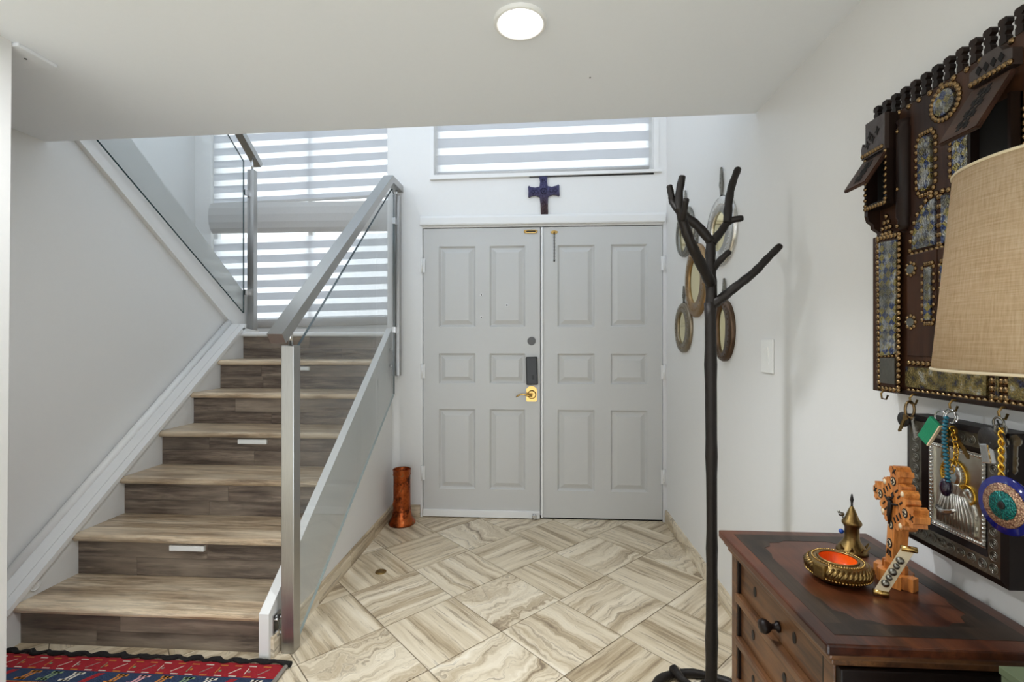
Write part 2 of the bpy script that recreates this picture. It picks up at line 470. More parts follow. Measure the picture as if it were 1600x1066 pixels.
# ---- floor with tiles
floor = struct(MB().box(-3.6, 4.12, YB, 4.6, -0.12, -0.0025).build('floor', 'grout', origin=(0, 0, 0)))
S = 0.3712; O = Vector((-0.172, 2.600)); e1 = Vector((math.cos(R(45)), -math.sin(R(45)))); e2 = Vector((-math.sin(R(45)), -math.cos(R(45))))
bounds = [(1, 0, 4.0), (-1, 0, 3.40), (0, 1, YD + 0.06), (0, -1, -YB)]
full = None; g = 0.0022
for i in range(-12, 30):
    for j in range(-16, 26):
        c = O + e1 * (S * (i + .5)) + e2 * (S * (j + .5))
        quad = [tuple(c + e1 * (a * (S / 2 - g)) + e2 * (b * (S / 2 - g))) for a, b in ((-1, -1), (1, -1), (1, 1), (-1, 1))]
        if c.x > XR + 0.2 and c.y > YR: continue
        if c.x < -2.62 and c.y > 1.0 or c.x < -1.35 and c.y > 2.15: continue      # nothing to tile under the stairs
        poly = cutx(quad, bounds + ([(1, 0, XR)] if c.y > YR else []))
        if len(poly) < 3: continue
        area = abs(sum(poly[k][0] * poly[(k + 1) % len(poly)][1] - poly[(k + 1) % len(poly)][0] * poly[k][1] for k in range(len(poly)))) / 2
        if area < 0.002: continue
        ang = R(-45) + (R(90) if (i + j) % 2 == 0 else 0)
        whole = abs(area - (S - 2 * g) ** 2) < 1e-5
        if whole and full is not None:
            o = bpy.data.objects.new('tile', full); C.objects.link(o)
        else:
            ca, sa = math.cos(-ang), math.sin(-ang)
            lp = [((p[0] - c.x) * ca - (p[1] - c.y) * sa, (p[0] - c.x) * sa + (p[1] - c.y) * ca) for p in poly]
            if sum(lp[k][0] * lp[(k + 1) % len(lp)][1] - lp[(k + 1) % len(lp)][0] * lp[k][1] for k in range(len(lp))) < 0: lp = lp[::-1]
            o = MB().prism(lp, 'Z', -0.012, 0.0).build('tile', 'travertine', local=True)
            if whole: full = o.data
        o.parent = floor; o.location = (c.x, c.y, 0); o.rotation_euler = (0, 0, ang)

# ---- walls
def wall(name, boxes, mat='paint_wall'):
    m = MB()
    for b in boxes: m.box(*b)
    return struct(m.build(name, mat))
DX0, DX1, DZ = -0.862, 0.868, 2.105       # door opening
TX0, TX1, TZ0, TZ1 = -0.775, 0.800, 2.485, 3.05   # transom opening
wall('wall_back', [(-1.12, DX0, YD, 3.52, 0, ZT), (DX1, XR, YD, 3.52, 0, ZT),
                   (DX0, DX1, YD, 3.52, DZ, TZ0), (DX0, TX0, YD, 3.52, TZ0, ZT), (TX1, DX1, YD, 3.52, TZ0, ZT), (TX0, TX1, YD, 3.52, TZ1, ZT)])
wall('wall_right', [(XR, 1.0, YR, 3.52, 0, ZT)])
wall('wall_added_right', [(4.0, 4.12, YB, YR + 0.1, 0, ZT), (1.0, 4.0, YR, YR + 0.1, 0, ZT)])  # unseen side room, added so daylight reaches the left wall
m = MB().prism([(1.40, 0), (3.45, 0), (3.45, 1.392), (2.11, 2.390), (2.11, ZC), (1.40, ZC)], 'X', -2.45, -2.345)
struct(m.build('wall_left', 'paint_wall'))
wall('wall_stairwell_left', [(-3.52, -3.40, 1.30, 4.60, 0, ZT)])
WX0, WX1, WZ0, WZ1 = -3.235, -1.25, 1.40, 3.55
wall('wall_stairwell_back', [(-3.40, WX0, 4.46, 4.60, 0, ZT), (WX1, -1.0, 4.46, 4.60, 0, ZT), (WX0, WX1, 4.46, 4.60, 0, WZ0), (WX0, WX1, 4.46, 4.60, WZ1, ZT)])
wall('wall_stairwell_right', [(-1.12, -1.0, 3.52, 4.46, 0, ZT)])
# near partition end with a slightly leaning corner
m = MB().hexa([(-3.4, 1.28, 0), (-1.690, 1.28, 0), (-1.690, 1.395, 0), (-3.4, 1.395, 0), (-3.4, 1.28, ZC), (-1.668, 1.28, ZC), (-1.668, 1.395, ZC), (-3.4, 1.395, ZC)])
struct(m.build('wall_front_left', 'paint_wall'))
wall('wall_room_left', [(-3.52, -3.40, YB, 1.28, 0, ZC)])
wall('wall_rear', [(-3.40, -3.0, YB - 0.12, YB, 0, ZC), (3.8, 4.12, YB - 0.12, YB, 0, ZC), (-3.0, 3.8, YB - 0.12, YB, 2.1, ZC)])  # unseen rear wall; its wide opening is made up to admit daylight
m = MB().hexa([(-1.76, 1.270, 0), (-1.687, 1.270, 0), (-1.687, 1.28, 0), (-1.76, 1.28, 0), (-1.74, 1.270, ZC), (-1.665, 1.270, ZC), (-1.665, 1.28, ZC), (-1.74, 1.28, ZC)])
struct(m.build('trim_1', 'paint_trim'))
m = MB().prism([(4.12, YB), (4.12, YR + 0.1), (XR, YR + 0.1), (XR, 2.02), (-2.45, 2.108), (-2.45, 1.30), (-3.52, 1.30), (-3.52, YB)], 'Z', ZC, 2.50)
struct(m.build('ceiling', 'paint_ceiling'))
SK = (-3.0, -0.6, 2.2, 3.3)      # unseen skylight, added to brighten the stairwell
struct(MB().box(-3.52, 4.12, YB, SK[2], ZT, ZT + 0.1).box(-3.52, 4.12, SK[3], 4.60, ZT, ZT + 0.1).box(-3.52, SK[0], SK[2], SK[3], ZT, ZT + 0.1).box(SK[1], 4.12, SK[2], SK[3], ZT, ZT + 0.1).build('ceiling_high', 'paint_ceiling'))
w3 = struct(MB().box(SK[0], SK[1], SK[2], SK[2] + 0.04, ZT + 0.1, ZT + 0.15).box(SK[0], SK[1], SK[3] - 0.04, SK[3], ZT + 0.1, ZT + 0.15).build('added_skylight', 'sash_grey'))  # frame of the added skylight
MB().box(SK[0], SK[1], SK[2] + 0.04, SK[3] - 0.04, ZT + 0.11, ZT + 0.116).build('pane', 'pane_glass', w3)
m = MB().box(-1.98, -1.650, 1.398, 1.520, ZC - 0.012, ZC, 0.003)
tr = struct(m.build('trim_2', 'paint_ceiling'))
MB().lathe([(0.004, 0), (0.004, 0.002)], (-1.70, 1.463, ZC - 0.0138), 10).build('screw', 'grey_plug', tr)
# ---- baseboards of stone
def base_run(name, p0, p1, out, h=0.085, n=4):
    """stone skirting in pieces from p0 to p1 along the wall, standing out by the vector out"""
    root = None
    for k in range(n):
        a = Vector(p0).lerp(Vector(p1), k / n); b = Vector(p0).lerp(Vector(p1), (k + 1) / n)
        d = (b - a).normalized() * 0.001
        a += d; b -= d
        m = MB(); o2 = Vector(out)
        prof = [(0, 0), (1, 0), (1, h * 0.72), (0.82, h * 0.80), (0.82, h * 0.93), (0.6, h), (0, h)]
        A = [m._v((a.x + o2.x * t, a.y + o2.y * t, z)) for t, z in prof]; B = [m._v((b.x + o2.x * t, b.y + o2.y * t, z)) for t, z in prof]
        m._f(A); m._f(B[::-1])
        for q in range(len(prof)): m._f([A[q], B[q], B[(q + 1) % len(prof)], A[(q + 1) % len(prof)]])
        o = m.build(name if root is None else 'skirting_piece', 'travertine_skirting_back' if abs(out[1]) > 0 else 'travertine_skirting', root)
        if root is None: root = struct(o)
base_run('baseboard_right', (XR, 3.39), (XR, 0.2), (-0.014, 0), 0.085, 7)
base_run('baseboard_left', (-1.085, 3.39), (-1.085, 1.84), (0.014, 0), 0.085, 4)
base_run('baseboard_back', (-1.068, YD), (DX0 - 0.012, YD), (0, -0.014), 0.085, 1)
# ---- door casings
m = MB()
m.prism([(YD, 2.118), (YD - 0.026, 2.118), (YD - 0.030, 2.126), (YD - 0.030, 2.168), (YD - 0.024, 2.182), (YD - 0.010, 2.190), (YD, 2.190)], 'X', -0.872, 0.874)
m.box(-0.872, DX0 + 0.004, YD - 0.008, YD + 0.10, 0.0, 2.118); m.box(DX1 - 0.003, 0.874, YD - 0.008, YD + 0.10, 0.0, 2.118)
m.box(DX0, DX1, YD + 0.05, YD + 0.10, DZ - 0.01, 2.118)
struct(m.build('trim_3', 'paint_trim'))

# ---- doors: leaf with real stiles and rails, six raised panels each
def leaf(name, x0, x1, z0, z1, cols, rows, yf=YD + 0.004):
    m = MB(); th = 0.04
    xs = [x0] + [a for c in cols for a in c] + [x1]; zs = [z0] + [a for r in rows for a in r] + [z1]
    rec = 0.016
    # back slab and front frame cells
    m.box(x0, x1, yf + rec, yf + th, z0, z1)
    for i in range(len(xs) - 1):
        for j in range(len(zs) - 1):
            if i % 2 == 1 and j % 2 == 1: continue
            m.box(xs[i], xs[i + 1], yf, yf + rec, zs[j], zs[j + 1])
    bmesh.ops.remove_doubles(m.bm, verts=m.bm.verts, dist=1e-5)
    d = struct(m.build(name, 'paint_door'))
    for (a, b) in cols:
        for (c, e) in rows:
            p = MB()
            def rect(o): return [(a + o, c + o), (b - o, c + o), (b - o, e - o), (a + o, e - o)]
            L = [(0.0, yf), (0.012, yf + rec - 0.001), (0.019, yf + rec - 0.001), (0.048, yf + 0.002)]
            rings = [[p._v((q[0], y, q[1])) for q in rect(o)] for o, y in L]
            for r0, r1 in zip(rings, rings[1:]):
                for k in range(4): p._f([r0[k], r0[(k + 1) % 4], r1[(k + 1) % 4], r1[k]])
            p._f(rings[-1]); p.build('panel', 'paint_door', d)
    return d
rows = [(0.205, 0.785), (0.972, 1.190), (1.382, 1.968)]
d1 = leaf('door_1', DX0 + 0.009, -0.004, 0.055, 2.098, [(-0.740, -0.472), (-0.368, -0.110)], rows)
d2 = leaf('door_2', 0.004, DX1 - 0.007, 0.012, 2.098, [(0.122, 0.386), (0.500, 0.758)], rows)
m = MB().box(DX0 + 0.004, DX1 - 0.003, YD + 0.012, 3.52, 0.0, 0.0115)  # dark strip added under the doors: stops daylight, darkens the gap
struct(m.build('gap_light_stop', 'dark_line'))
# meeting strip, sweep, hinges, hardware
MB().box(-0.02, 0.03, YD + 0.045, YD + 0.06, 0.0, 2.10).build('seam_light_stop', 'paint_trim', d2)  # added behind the seam to stop daylight between the leaves
MB().box(0.004, 0.018, YD - 0.010, YD + 0.004, 0.012, 2.098, 0.003).build('astragal', 'paint_trim', d2)
MB().box(DX0 + 0.009, -0.004, YD - 0.012, YD + 0.03, 0.006, 0.055, 0.003).build('bottom_sweep', 'paint_trim', d1)
for z in (0.32, 1.06, 1.83):
    for d, x in ((d1, DX0 + 0.002), (d2, DX1 + 0.002)):
        h = MB(); h.tube([(x, YD - 0.014, z - 0.055), (x, YD - 0.014, z + 0.055)], 0.0075, 10)
        for k in range(5): h.ring((x, YD - 0.014, z - 0.055 + k * 0.0275), 0.0078, 0.0012, 'Z', 10, 4)
        h.box(x - 0.022, x + 0.022, YD - 0.0095, YD - 0.0075, z - 0.05, z + 0.05)
        h.build('hinge', 'paint_trim', d)
yf = YD + 0.004
m = MB().lathe([(0.027, yf - 0.004), (0.030, yf - 0.002), (0.030, yf)], (-0.064, 0, 1.280), 24, 'Y'); m.ring((-0.064, yf - 0.004, 1.280), 0.016, 0.0015, 'Y'); m.ball((-0.064, yf - 0.004, 1.28), 0.004)
m.build('deadbolt_plug', 'grey_plug', d1)
m = MB(); m.M = Matrix.Translation((-0.062, 0, 1.066)) @ Matrix.Rotation(R(-1.5), 4, 'Y')
m.box(-0.042, 0.042, yf - 0.030, yf, -0.100, 0.100, 0.008)
kp = m.build('keypad_lock', 'black_plastic', d1)
m = MB(); m.tube([(-0.055, yf - 0.034, 1.02), (-0.055, yf - 0.028, 1.02)], 0.012, 14); m.box(-0.059, -0.051, yf - 0.044, yf - 0.034, 1.005, 1.035, 0.002)
m.build('thumb_turn', 'black_plastic', kp)
m = MB(); m.prism([(-0.098, 0.845), (-0.030, 0.845), (-0.026, 0.852), (-0.026, 0.935), (-0.045, 0.952), (-0.064, 0.957), (-0.083, 0.952), (-0.102, 0.935), (-0.102, 0.852)], 'Y', yf - 0.006, yf)
m.lathe([(0.024, yf - 0.016), (0.030, yf - 0.010), (0.032, yf - 0.006)], (-0.062, 0, 0.895), 20, 'Y')
m.tube([(-0.062, yf - 0.006, 0.895), (-0.062, yf - 0.05, 0.895)], 0.010, 12)
hd = m.build('lock_plate', 'brass', d1)
m = MB().tube([(-0.058, yf - 0.052, 0.893), (-0.085, yf - 0.054, 0.893), (-0.115, yf - 0.054, 0.900), (-0.140, yf - 0.052, 0.900), (-0.162, yf - 0.050, 0.890), (-0.172, yf - 0.048, 0.882)], [0.010, 0.009, 0.007, 0.006, 0.006, 0.005], 10)
m.build('lever', 'brass', hd)
# three viewer holes / screws on the left leaf
for u, v, r in ((752, 461, 0.008), (752, 496, 0.008), (792, 477, 0.009)):
    p = onY(u, v, yf)
    s = MB().ring((p[0], yf - 0.001, p[2]), r, 0.003, 'Y', 16, 6).build('viewer_ring', 'paint_trim', d1)
    MB().lathe([(r * 0.8, yf - 0.002), (r * 0.8, yf)], (p[0], 0, p[2]), 12, 'Y').build('viewer_hole', 'grey_plug', s)
m = MB(); zz = onY(830, 362, yf)[2]
m.box(-0.110, -0.030, yf - 0.012, yf, zz - 0.012, zz + 0.012, 0.002)
kpl = m.build('chain_keeper', 'brass', d1)
m = MB(); m.box(-0.102, -0.036, yf - 0.014, yf - 0.011, zz - 0.004, zz + 0.004); m.build('slot', 'dark_line', kpl)
for sx in (-0.113, -0.027):
    m = MB(); m.ball((sx, yf - 0.006, zz), 0.008, 8, (0.8, 0.7, 1.4)); m.build('keeper_end', 'brass', kpl)
cp = onY(866, 363, yf)
m = MB(); m.prism(oval(cp[0], cp[2], 0.026, 0.012, 20), 'Y', yf - 0.005, yf); m.ball((cp[0], yf - 0.008, cp[2]), 0.007)
ch = m.build('chain_mount', 'brass', d2)
m = MB(); z = cp[2] - 0.006; k = 0
while z > onY(866, 405, yf)[2]:
    m.ring((cp[0], yf - 0.009, z - 0.009), 0.007, 0.0018, 'X' if k % 2 else 'Y', 10, 5, 0.6 if k % 2 == 0 else 0.6, 1.0); z -= 0.0115; k += 1
m.ball((cp[0], yf - 0.009, z - 0.006), 0.006)
m.build('door_chain', 'black_iron', ch)
m = MB(); sx = onY(835, 808, YD)[0]
m.tube([(sx, YD - 0.013, 0.032), (sx, YD - 0.035, 0.032)], 0.010, 12); m.lathe([(0.012, YD - 0.050), (0.017, YD - 0.046), (0.017, YD - 0.034)], (sx, 0, 0.032), 14, 'Y'); m.box(sx - 0.006, sx + 0.006, YD - 0.03, YD - 0.018, 0.004, 0.03)
m.build('door_stop', 'steel_bright', d1)

# ---- windows: frame, panes, zebra blind bands each a piece
def window(name, x0, x1, z0, z1, yw, mull, frame=0.035, depth=0.05):
    m = MB()
    m.box(x0, x1, yw, yw + depth, z0, z0 + frame); m.box(x0, x1, yw, yw + depth, z1 - frame, z1)
    m.box(x0, x0 + frame, yw, yw + depth, z0 + frame, z1 - frame); m.box(x1 - frame, x1, yw, yw + depth, z0 + frame, z1 - frame)
    w = struct(m.build(name, 'sash_grey'))
    cuts = [x0 + frame] + [q for q in mull] + [x1 - frame]
    for q in mull: MB().box(q - 0.022, q + 0.022, yw, yw + depth, z0 + frame, z1 - frame).build('mullion', 'sash_grey', w)
    for a, b in zip(cuts, cuts[1:]):
        MB().box(a + 0.004, b - 0.004, yw + 0.02, yw + 0.026, z0 + frame, z1 - frame).build('pane', 'pane_glass', w)
    return w
def blind(x0, x1, zbot, ztop, y, tilt, pitch, phase, label, first_bar=0.03, sheer=0.42):
    """zebra roller blind: alternating sheer and opaque fabric bands; tilt = how far the bands rise from left to right"""
    t = thing('zebra_blind', ((x0 + x1) / 2, y, zbot), label, 'blind', 'zebra roller blinds')
    def band(nm, za, zb, mat, dy=0.0):
        xm = (x0 + x1) / 2
        f = lambda x: (x - xm) * tilt
        MB().hexa([(x0, y + dy, za + f(x0)), (x1, y + dy, za + f(x1)), (x1, y + dy + 0.0012, za + f(x1)), (x0, y + dy + 0.0012, za + f(x0)),
                   (x0, y + dy, zb + f(x0)), (x1, y + dy, zb + f(x1)), (x1, y + dy + 0.0012, zb + f(x1)), (x0, y + dy + 0.0012, zb + f(x0))]).build(nm, mat, t)
    z = zbot
    m = MB(); xm = (x0 + x1) / 2
    pr = oval(0, 0, 0.010, first_bar / 2, 14)
    m2 = []
    A = [m._v((x0, y + 0.0006 + p[0], z + first_bar / 2 + p[1] + (x0 - xm) * tilt)) for p in pr]; B = [m._v((x1, y + 0.0006 + p[0], z + first_bar / 2 + p[1] + (x1 - xm) * tilt)) for p in pr]
    m._f(A); m._f(B[::-1])
    for q in range(14): m._f([A[q], B[q], B[(q + 1) % 14], A[(q + 1) % 14]], True)
    m.build('bottom_bar', 'blind_fabric', t)
    z += first_bar; z0 = z
    zz = z0 + phase
    if phase > 0: band('opaque_band', z0, zz, 'blind_opaque')
    while zz < ztop:
        b = min(zz + pitch * sheer, ztop); band('sheer_band', zz, b, 'blind_sheer')
        c = min(zz + pitch, ztop)
        if c > b: band('opaque_band', b, c, 'blind_opaque')
        zz += pitch
    return t
window('window_1', WX0, WX1, WZ0, WZ1, 4.50, [-2.25], 0.04)
window('window_2', TX0, TX1, TZ0, TZ1, 3.455, [], 0.03)
blind(-3.215, -1.27, 1.418, 2.305, 4.470, 0.022, 0.1235, 0.012, 'lower white zebra blind behind the stair landing', 0.085)
blind(-3.215, -1.27, 2.640, 3.50, 4.470, 0.030, 0.1235, 0.040, 'upper white zebra blind above the landing blind roll', 0.03)
# fabric-covered roll of the lower blind between the two blinds
prof = [(4.458, 2.632), (4.425, 2.620), (4.400, 2.570), (4.390, 2.500), (4.396, 2.430), (4.415, 2.375), (4.440, 2.345), (4.458, 2.335)]
m = MB().prism(prof, 'X', -3.215, -1.27)
tag(m.build('blind_cassette', 'blind_fabric'), 'pale rounded fabric valance between the two landing blinds', 'valance')
blind(-0.755, 0.775, 2.500, 3.03, 3.432, 0.013, 0.1235, 0.008, 'white zebra blind in the transom window over the front doors', 0.022)
# transom casing and sill
m = MB()
m.box(TX0 - 0.028, TX0, YD - 0.008, YD + 0.002, TZ0 - 0.01, TZ1); m.box(TX1, TX1 + 0.035, YD - 0.008, YD + 0.002, TZ0 - 0.01, TZ1)
m.hexa([(-0.80, YD - 0.022, 2.450), (0.852, YD - 0.022, 2.472), (0.852, YD + 0.002, 2.472), (-0.80, YD + 0.002, 2.450), (-0.80, YD - 0.022, 2.482), (0.852, YD - 0.022, 2.492), (0.852, YD + 0.002, 2.492), (-0.80, YD + 0.002, 2.482)])
struct(m.build('trim_4', 'paint_trim'))
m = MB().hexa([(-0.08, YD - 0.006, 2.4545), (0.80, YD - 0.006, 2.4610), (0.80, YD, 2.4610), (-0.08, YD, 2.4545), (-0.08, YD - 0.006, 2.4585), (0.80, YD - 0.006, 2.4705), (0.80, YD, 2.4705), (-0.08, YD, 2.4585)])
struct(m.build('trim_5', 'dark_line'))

# =================================================================== STAIRS
NZ = [0.172 + 0.1957 * k for k in range(7)]       # tread heights, last = landing
NY = [1.844 + 0.2505 * k for k in range(7)]       # nosing positions
XL, XI = -2.200, -1.127
stair = thing('staircase', (-1.66, 1.844, 0), 'grey-brown wood-look staircase turning at a landing under the blinds', 'staircase')
def nosing(y0, y1, z, x0, x1, th=0.034, r=0.016):
    pr = [(y1, z), (y1, z - th), (y0 + r, z - th)]
    for k in range(1, 6):
        a = -math.pi / 2 - math.pi * k / 6
        pr.append((y0 + r + r * math.cos(a), z - th / 2 + th / 2 * math.sin(a)))
    pr.append((y0 + r, z))
    return MB().prism(pr, 'X', x0, x1)
for k in range(6):
    nosing(NY[k], NY[k] + 0.095, NZ[k], XL, XI).build('tread_nosing', 'tread_wood', stair)
    MB().box(XL, XI, NY[k] + 0.0955, NY[k + 1] + 0.028, NZ[k] - 0.034, NZ[k]).build('tread', 'tread_wood', stair)
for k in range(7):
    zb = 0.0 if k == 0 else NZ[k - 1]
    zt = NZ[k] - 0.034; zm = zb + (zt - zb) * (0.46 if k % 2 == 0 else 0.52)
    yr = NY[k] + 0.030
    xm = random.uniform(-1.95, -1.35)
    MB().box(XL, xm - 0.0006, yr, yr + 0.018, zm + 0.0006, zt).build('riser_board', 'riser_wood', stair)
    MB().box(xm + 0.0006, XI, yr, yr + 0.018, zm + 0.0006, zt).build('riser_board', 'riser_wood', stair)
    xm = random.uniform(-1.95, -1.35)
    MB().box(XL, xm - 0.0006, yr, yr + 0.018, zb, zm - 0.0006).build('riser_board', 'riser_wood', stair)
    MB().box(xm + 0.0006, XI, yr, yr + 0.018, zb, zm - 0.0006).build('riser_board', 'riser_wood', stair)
for k in (1, 3, 5):
    yr = NY[k] + 0.030; z1 = NZ[k] - 0.044
    sl = MB().box(-1.735, -1.565, yr - 0.016, yr, z1 - 0.026, z1, 0.003).build('step_light', 'white_plastic', stair)
    MB().box(-1.725, -1.575, yr - 0.0175, yr - 0.0155, z1 - 0.021, z1 - 0.006, 0.0005).build('diffuser', 'white_plastic', sl)
# landing
nosing(NY[6], NY[6] + 0.095, NZ[6], -2.30, -1.127).build('landing_nosing', 'paint_trim', stair)
MB().box(-3.40, -1.12, NY[6] + 0.0955, 4.458, NZ[6] - 0.06, NZ[6]).build('landing', 'tread_wood', stair)
# left curb: stringer face, sloping cap with rounded wall moulding
def capz(y): return 0.446 + 0.785 * (y - 2.177)
cu = MB().prism([(1.50, 0), (3.40, 0), (3.40, capz(3.40) - 0.02), (1.815, capz(1.815) - 0.02), (1.50, capz(1.815) - 0.02)], 'X', -2.345, XL - 0.001).build('curb', 'paint_wall', stair)
y0, y1 = 1.815, 3.395
def slopebar(xa, xb, za, zb):
    return MB().hexa([(xa, y0, capz(y0) + za), (xb, y0, capz(y0) + za), (xb, y1, capz(y1) + za), (xa, y1, capz(y1) + za), (xa, y0, capz(y0) + zb), (xb, y0, capz(y0) + zb), (xb, y1, capz(y1) + zb), (xa, y1, capz(y1) + zb)])
slopebar(-2.235, XL + 0.010, -0.02, 0.006).build('cap_rail', 'paint_trim', cu)
slopebar(-2.344, -2.239, -0.02, 0.004).build('cap_rail', 'paint_trim', cu)
m = MB().tube([(-2.322, y0 + 0.01, capz(y0) + 0.012), (-2.322, y1, capz(y1) + 0.018)], 0.021, 14); m.build('cap_moulding', 'paint_trim', cu)
m = MB().hexa([(-2.344, 3.36, NZ[6]), (XL + 0.01, 3.36, NZ[6]), (XL + 0.01, 3.55, NZ[6]), (-2.344, 3.55, NZ[6]), (-2.344, 3.36, capz(3.36) + 0.004), (XL + 0.01, 3.36, capz(3.36) + 0.004), (XL + 0.01, 3.55, NZ[6] + 0.012), (-2.344, 3.55, NZ[6] + 0.02)])
m.build('cap_return', 'paint_trim', cu)
rp = onX(54, 915, XL)
m = MB().ring((XL + 0.002, rp[1], rp[2]), 0.021, 0.0035, 'X', 24, 6); m.lathe([(0.019, 0.0), (0.019, 0.003)], (XL, rp[1], rp[2]), 20, 'X')
m.build('round_cap', 'paint_trim', cu)
# right knee wall
kn = MB()
kz = lambda y: 0.185 + 0.757 * (y - 1.828)
kn.prism([(1.828, 0), (3.397, 0), (3.397, kz(3.397)), (1.828, kz(1.828))], 'X', -1.126, -1.085)
kn = kn.build('knee_wall', 'paint_wall', stair)
# upper flight
up = stair
lo = lambda y: 2.285 - 0.7475 * (y - 2.248)
hi = lambda y: 2.416 - 0.749 * (y - 2.56)
MB().prism([(2.112, lo(2.112) + 0.002), (3.44, lo(3.44) + 0.002), (3.62, NZ[6] + 0.002), (3.66, NZ[6] + 0.002), (3.66, hi(3.66)), (2.112, hi(2.112))], 'X', -2.345, -2.318).build('stringer', 'paint_trim', up)
for k in range(6):
    ya = 3.52 - 0.26 * k; zt = NZ[6] + 0.19 * (k + 1)
    if ya - 0.29 < 2.1: break
    MB().box(-3.398, -2.452, ya - 0.29, ya + 0.02, zt - 0.034, zt, 0.006).build('tread', 'tread_wood', up)
    MB().box(-3.398, -2.452, ya - 0.02, ya - 0.002, zt - 0.19, zt - 0.034).build('riser_board', 'riser_wood', up)

# ---- glass railings
def rail_bar(m, xc, w, h, path):
    """rectangular tube through (y,z) points at x = xc"""
    def sec(y, z, ny, nz):
        return [(xc - w / 2, y - ny * h / 2, z - nz * h / 2), (xc + w / 2, y - ny * h / 2, z - nz * h / 2), (xc + w / 2, y + ny * h / 2, z + nz * h / 2), (xc - w / 2, y + ny * h / 2, z + nz * h / 2)]
    rings = []
    for i, (y, z) in enumerate(path):
        ds = []
        for j in (i - 1, i):
            if 0 <= j < len(path) - 1:
                d = Vector((path[j + 1][0] - path[j][0], path[j + 1][1] - path[j][1])).normalized(); ds.append(d)
        d = sum(ds, Vector((0, 0))).normalized(); k = 1 / max(0.5, d.dot(ds[0]))
        rings.append([m._v(p) for p in sec(y, z, -d.y * k, d.x * k)])
    m._f(rings[0][::-1]); m._f(rings[-1])
    for a, b in zip(rings, rings[1:]):
        for q in range(4): m._f([a[q], a[(q + 1) % 4], b[(q + 1) % 4], b[q]])
    return m
def glass_sheet(parent, poly, x0, x1, pale_foot=False):
    m = MB()
    g0 = MB().prism(poly, 'X', x0, x1)
    o = g0.build('glass_panel', ['rail_glass', 'glass_edge', 'glass_edge_pale'], parent)
    for p in o.data.polygons:
        if abs(p.normal.x) < 0.5: p.material_index = 2 if (pale_foot and p.normal.z < -0.3) else 1
    return o
def post(parent, x0, x1, y0, y1, z0, z1, stub_to, clamps, cx):
    p = MB().box(x0, x1, y0, y1, z0, z1, 0.003).build('post', 'brushed_steel', parent)
    xm, ym = (x0 + x1) / 2, (y0 + y1) / 2
    MB().tube([(xm, ym, z1), (xm, ym, stub_to)], 0.009, 12).build('stub', 'steel_bright', p)
    for z, dy in clamps:
        yy = y1 if dy > 0 else y0
        m = MB().box(cx - 0.012, cx + 0.012, min(yy, yy + dy * 0.034), max(yy, yy + dy * 0.034), z - 0.022, z + 0.022, 0.003)
        m.build('glass_clamp', 'steel_bright', p)
    return p
rl = thing('glass_railing', (-1.03, 1.90, 0), 'steel and glass railing along the open side of the lower stair flight', 'railing')
rz = lambda y: 1.305 + 0.797 * (y - 1.81)
rail_bar(MB(), -1.032, 0.062, 0.046, [(1.79, rz(1.79)), (3.165, rz(3.165)), (3.395, rz(3.165) + 0.004)]).build('handrail', 'brushed_steel', rl)
fp = post(rl, -1.060, -1.006, 1.872, 1.926, 0.0, 1.262, 1.352, [(0.42, 1), (1.10, 1)], -1.036)
bp_ = post(rl, -1.060, -1.006, 3.312, 3.366, 1.03, 2.325, 2.372, [(1.36, -1), (2.13, -1)], -1.036)
m = MB(); m.box(-1.085, -1.079, 1.850, 1.905, 0.05, 0.165, 0.001)
for z in (0.075, 0.140): m.tube([(-1.079, 1.893, z), (-1.060, 1.893, z)], 0.009, 12); m.ball((-1.077, 1.872, z), 0.007)
m.build('mounting_plate', 'steel_bright', fp)
for z in (1.10, 1.22): MB().tube([(-1.085, 3.34, z), (-1.060, 3.34, z)], 0.010, 12).build('standoff', 'steel_bright', bp_)
glass_sheet(rl, [(1.965, 0.012), (3.288, 0.905), (3.288, 2.320), (3.245, 2.345), (1.965, 1.262)], -1.042, -1.030, True)
rl2 = thing('glass_railing', (-2.28, 3.60, NZ[6]), 'steel and glass railing rising with the upper stair flight', 'railing')
px = -2.275
ry = lambda y: 2.715 + 0.69 * (3.66 - y)
rail_bar(MB(), px, 0.062, 0.046, [(2.16, ry(2.16)), (3.685, ry(3.685))]).build('handrail', 'brushed_steel', rl2)
post(rl2, px - 0.026, px + 0.026, 3.580, 3.632, NZ[6] + 0.001, 2.63, 2.725, [(1.66, -1), (2.44, -1)], -2.300)
gb = lambda y: 2.321 - 0.683 * (y - 2.334)
glass_sheet(rl2, [(2.16, gb(2.16)), (3.54, gb(3.54)), (3.54, ry(3.54) - 0.12), (2.16, ry(2.16) - 0.12)], -2.310, -2.299)

# =================================================================== CEILING LIGHTS
def downlight(x, y, label, w, spread=180):
    t = thing('downlight', (x, y, ZC), label, 'light', 'recessed ceiling downlights')
    m = MB()
    rings = [(0.062, -0.004), (0.066, -0.010), (0.074, -0.012), (0.078, -0.008), (0.079, 0.0)]
    seg = 40; rs = []
    for r, h in rings: rs.append([m._v((x + r * math.cos(2 * math.pi * k / seg), y + r * math.sin(2 * math.pi * k / seg), ZC + h)) for k in range(seg)])
    for a, b in zip(rs, rs[1:]):
        for k in range(seg): m._f([a[k], a[(k + 1) % seg], b[(k + 1) % seg], b[k]], True)
    m.build('trim_ring', 'white_plastic', t)
    MB().lathe([(0.064, ZC - 0.007), (0.064, ZC - 0.001)], (x, y, 0), 40).build('lens', 'lamp_glow', t)
    ld = bpy.data.lights.new('downlight_lamp', 'AREA'); ld.shape = 'DISK'; ld.size = 0.12; ld.energy = w; ld.spread = R(spread); ld.color = (0.90, 0.95, 1.0)
    lo_ = bpy.data.objects.new('downlight_lamp', ld); C.objects.link(lo_); lo_.parent = t; lo_.location = (0, 0, -0.016)
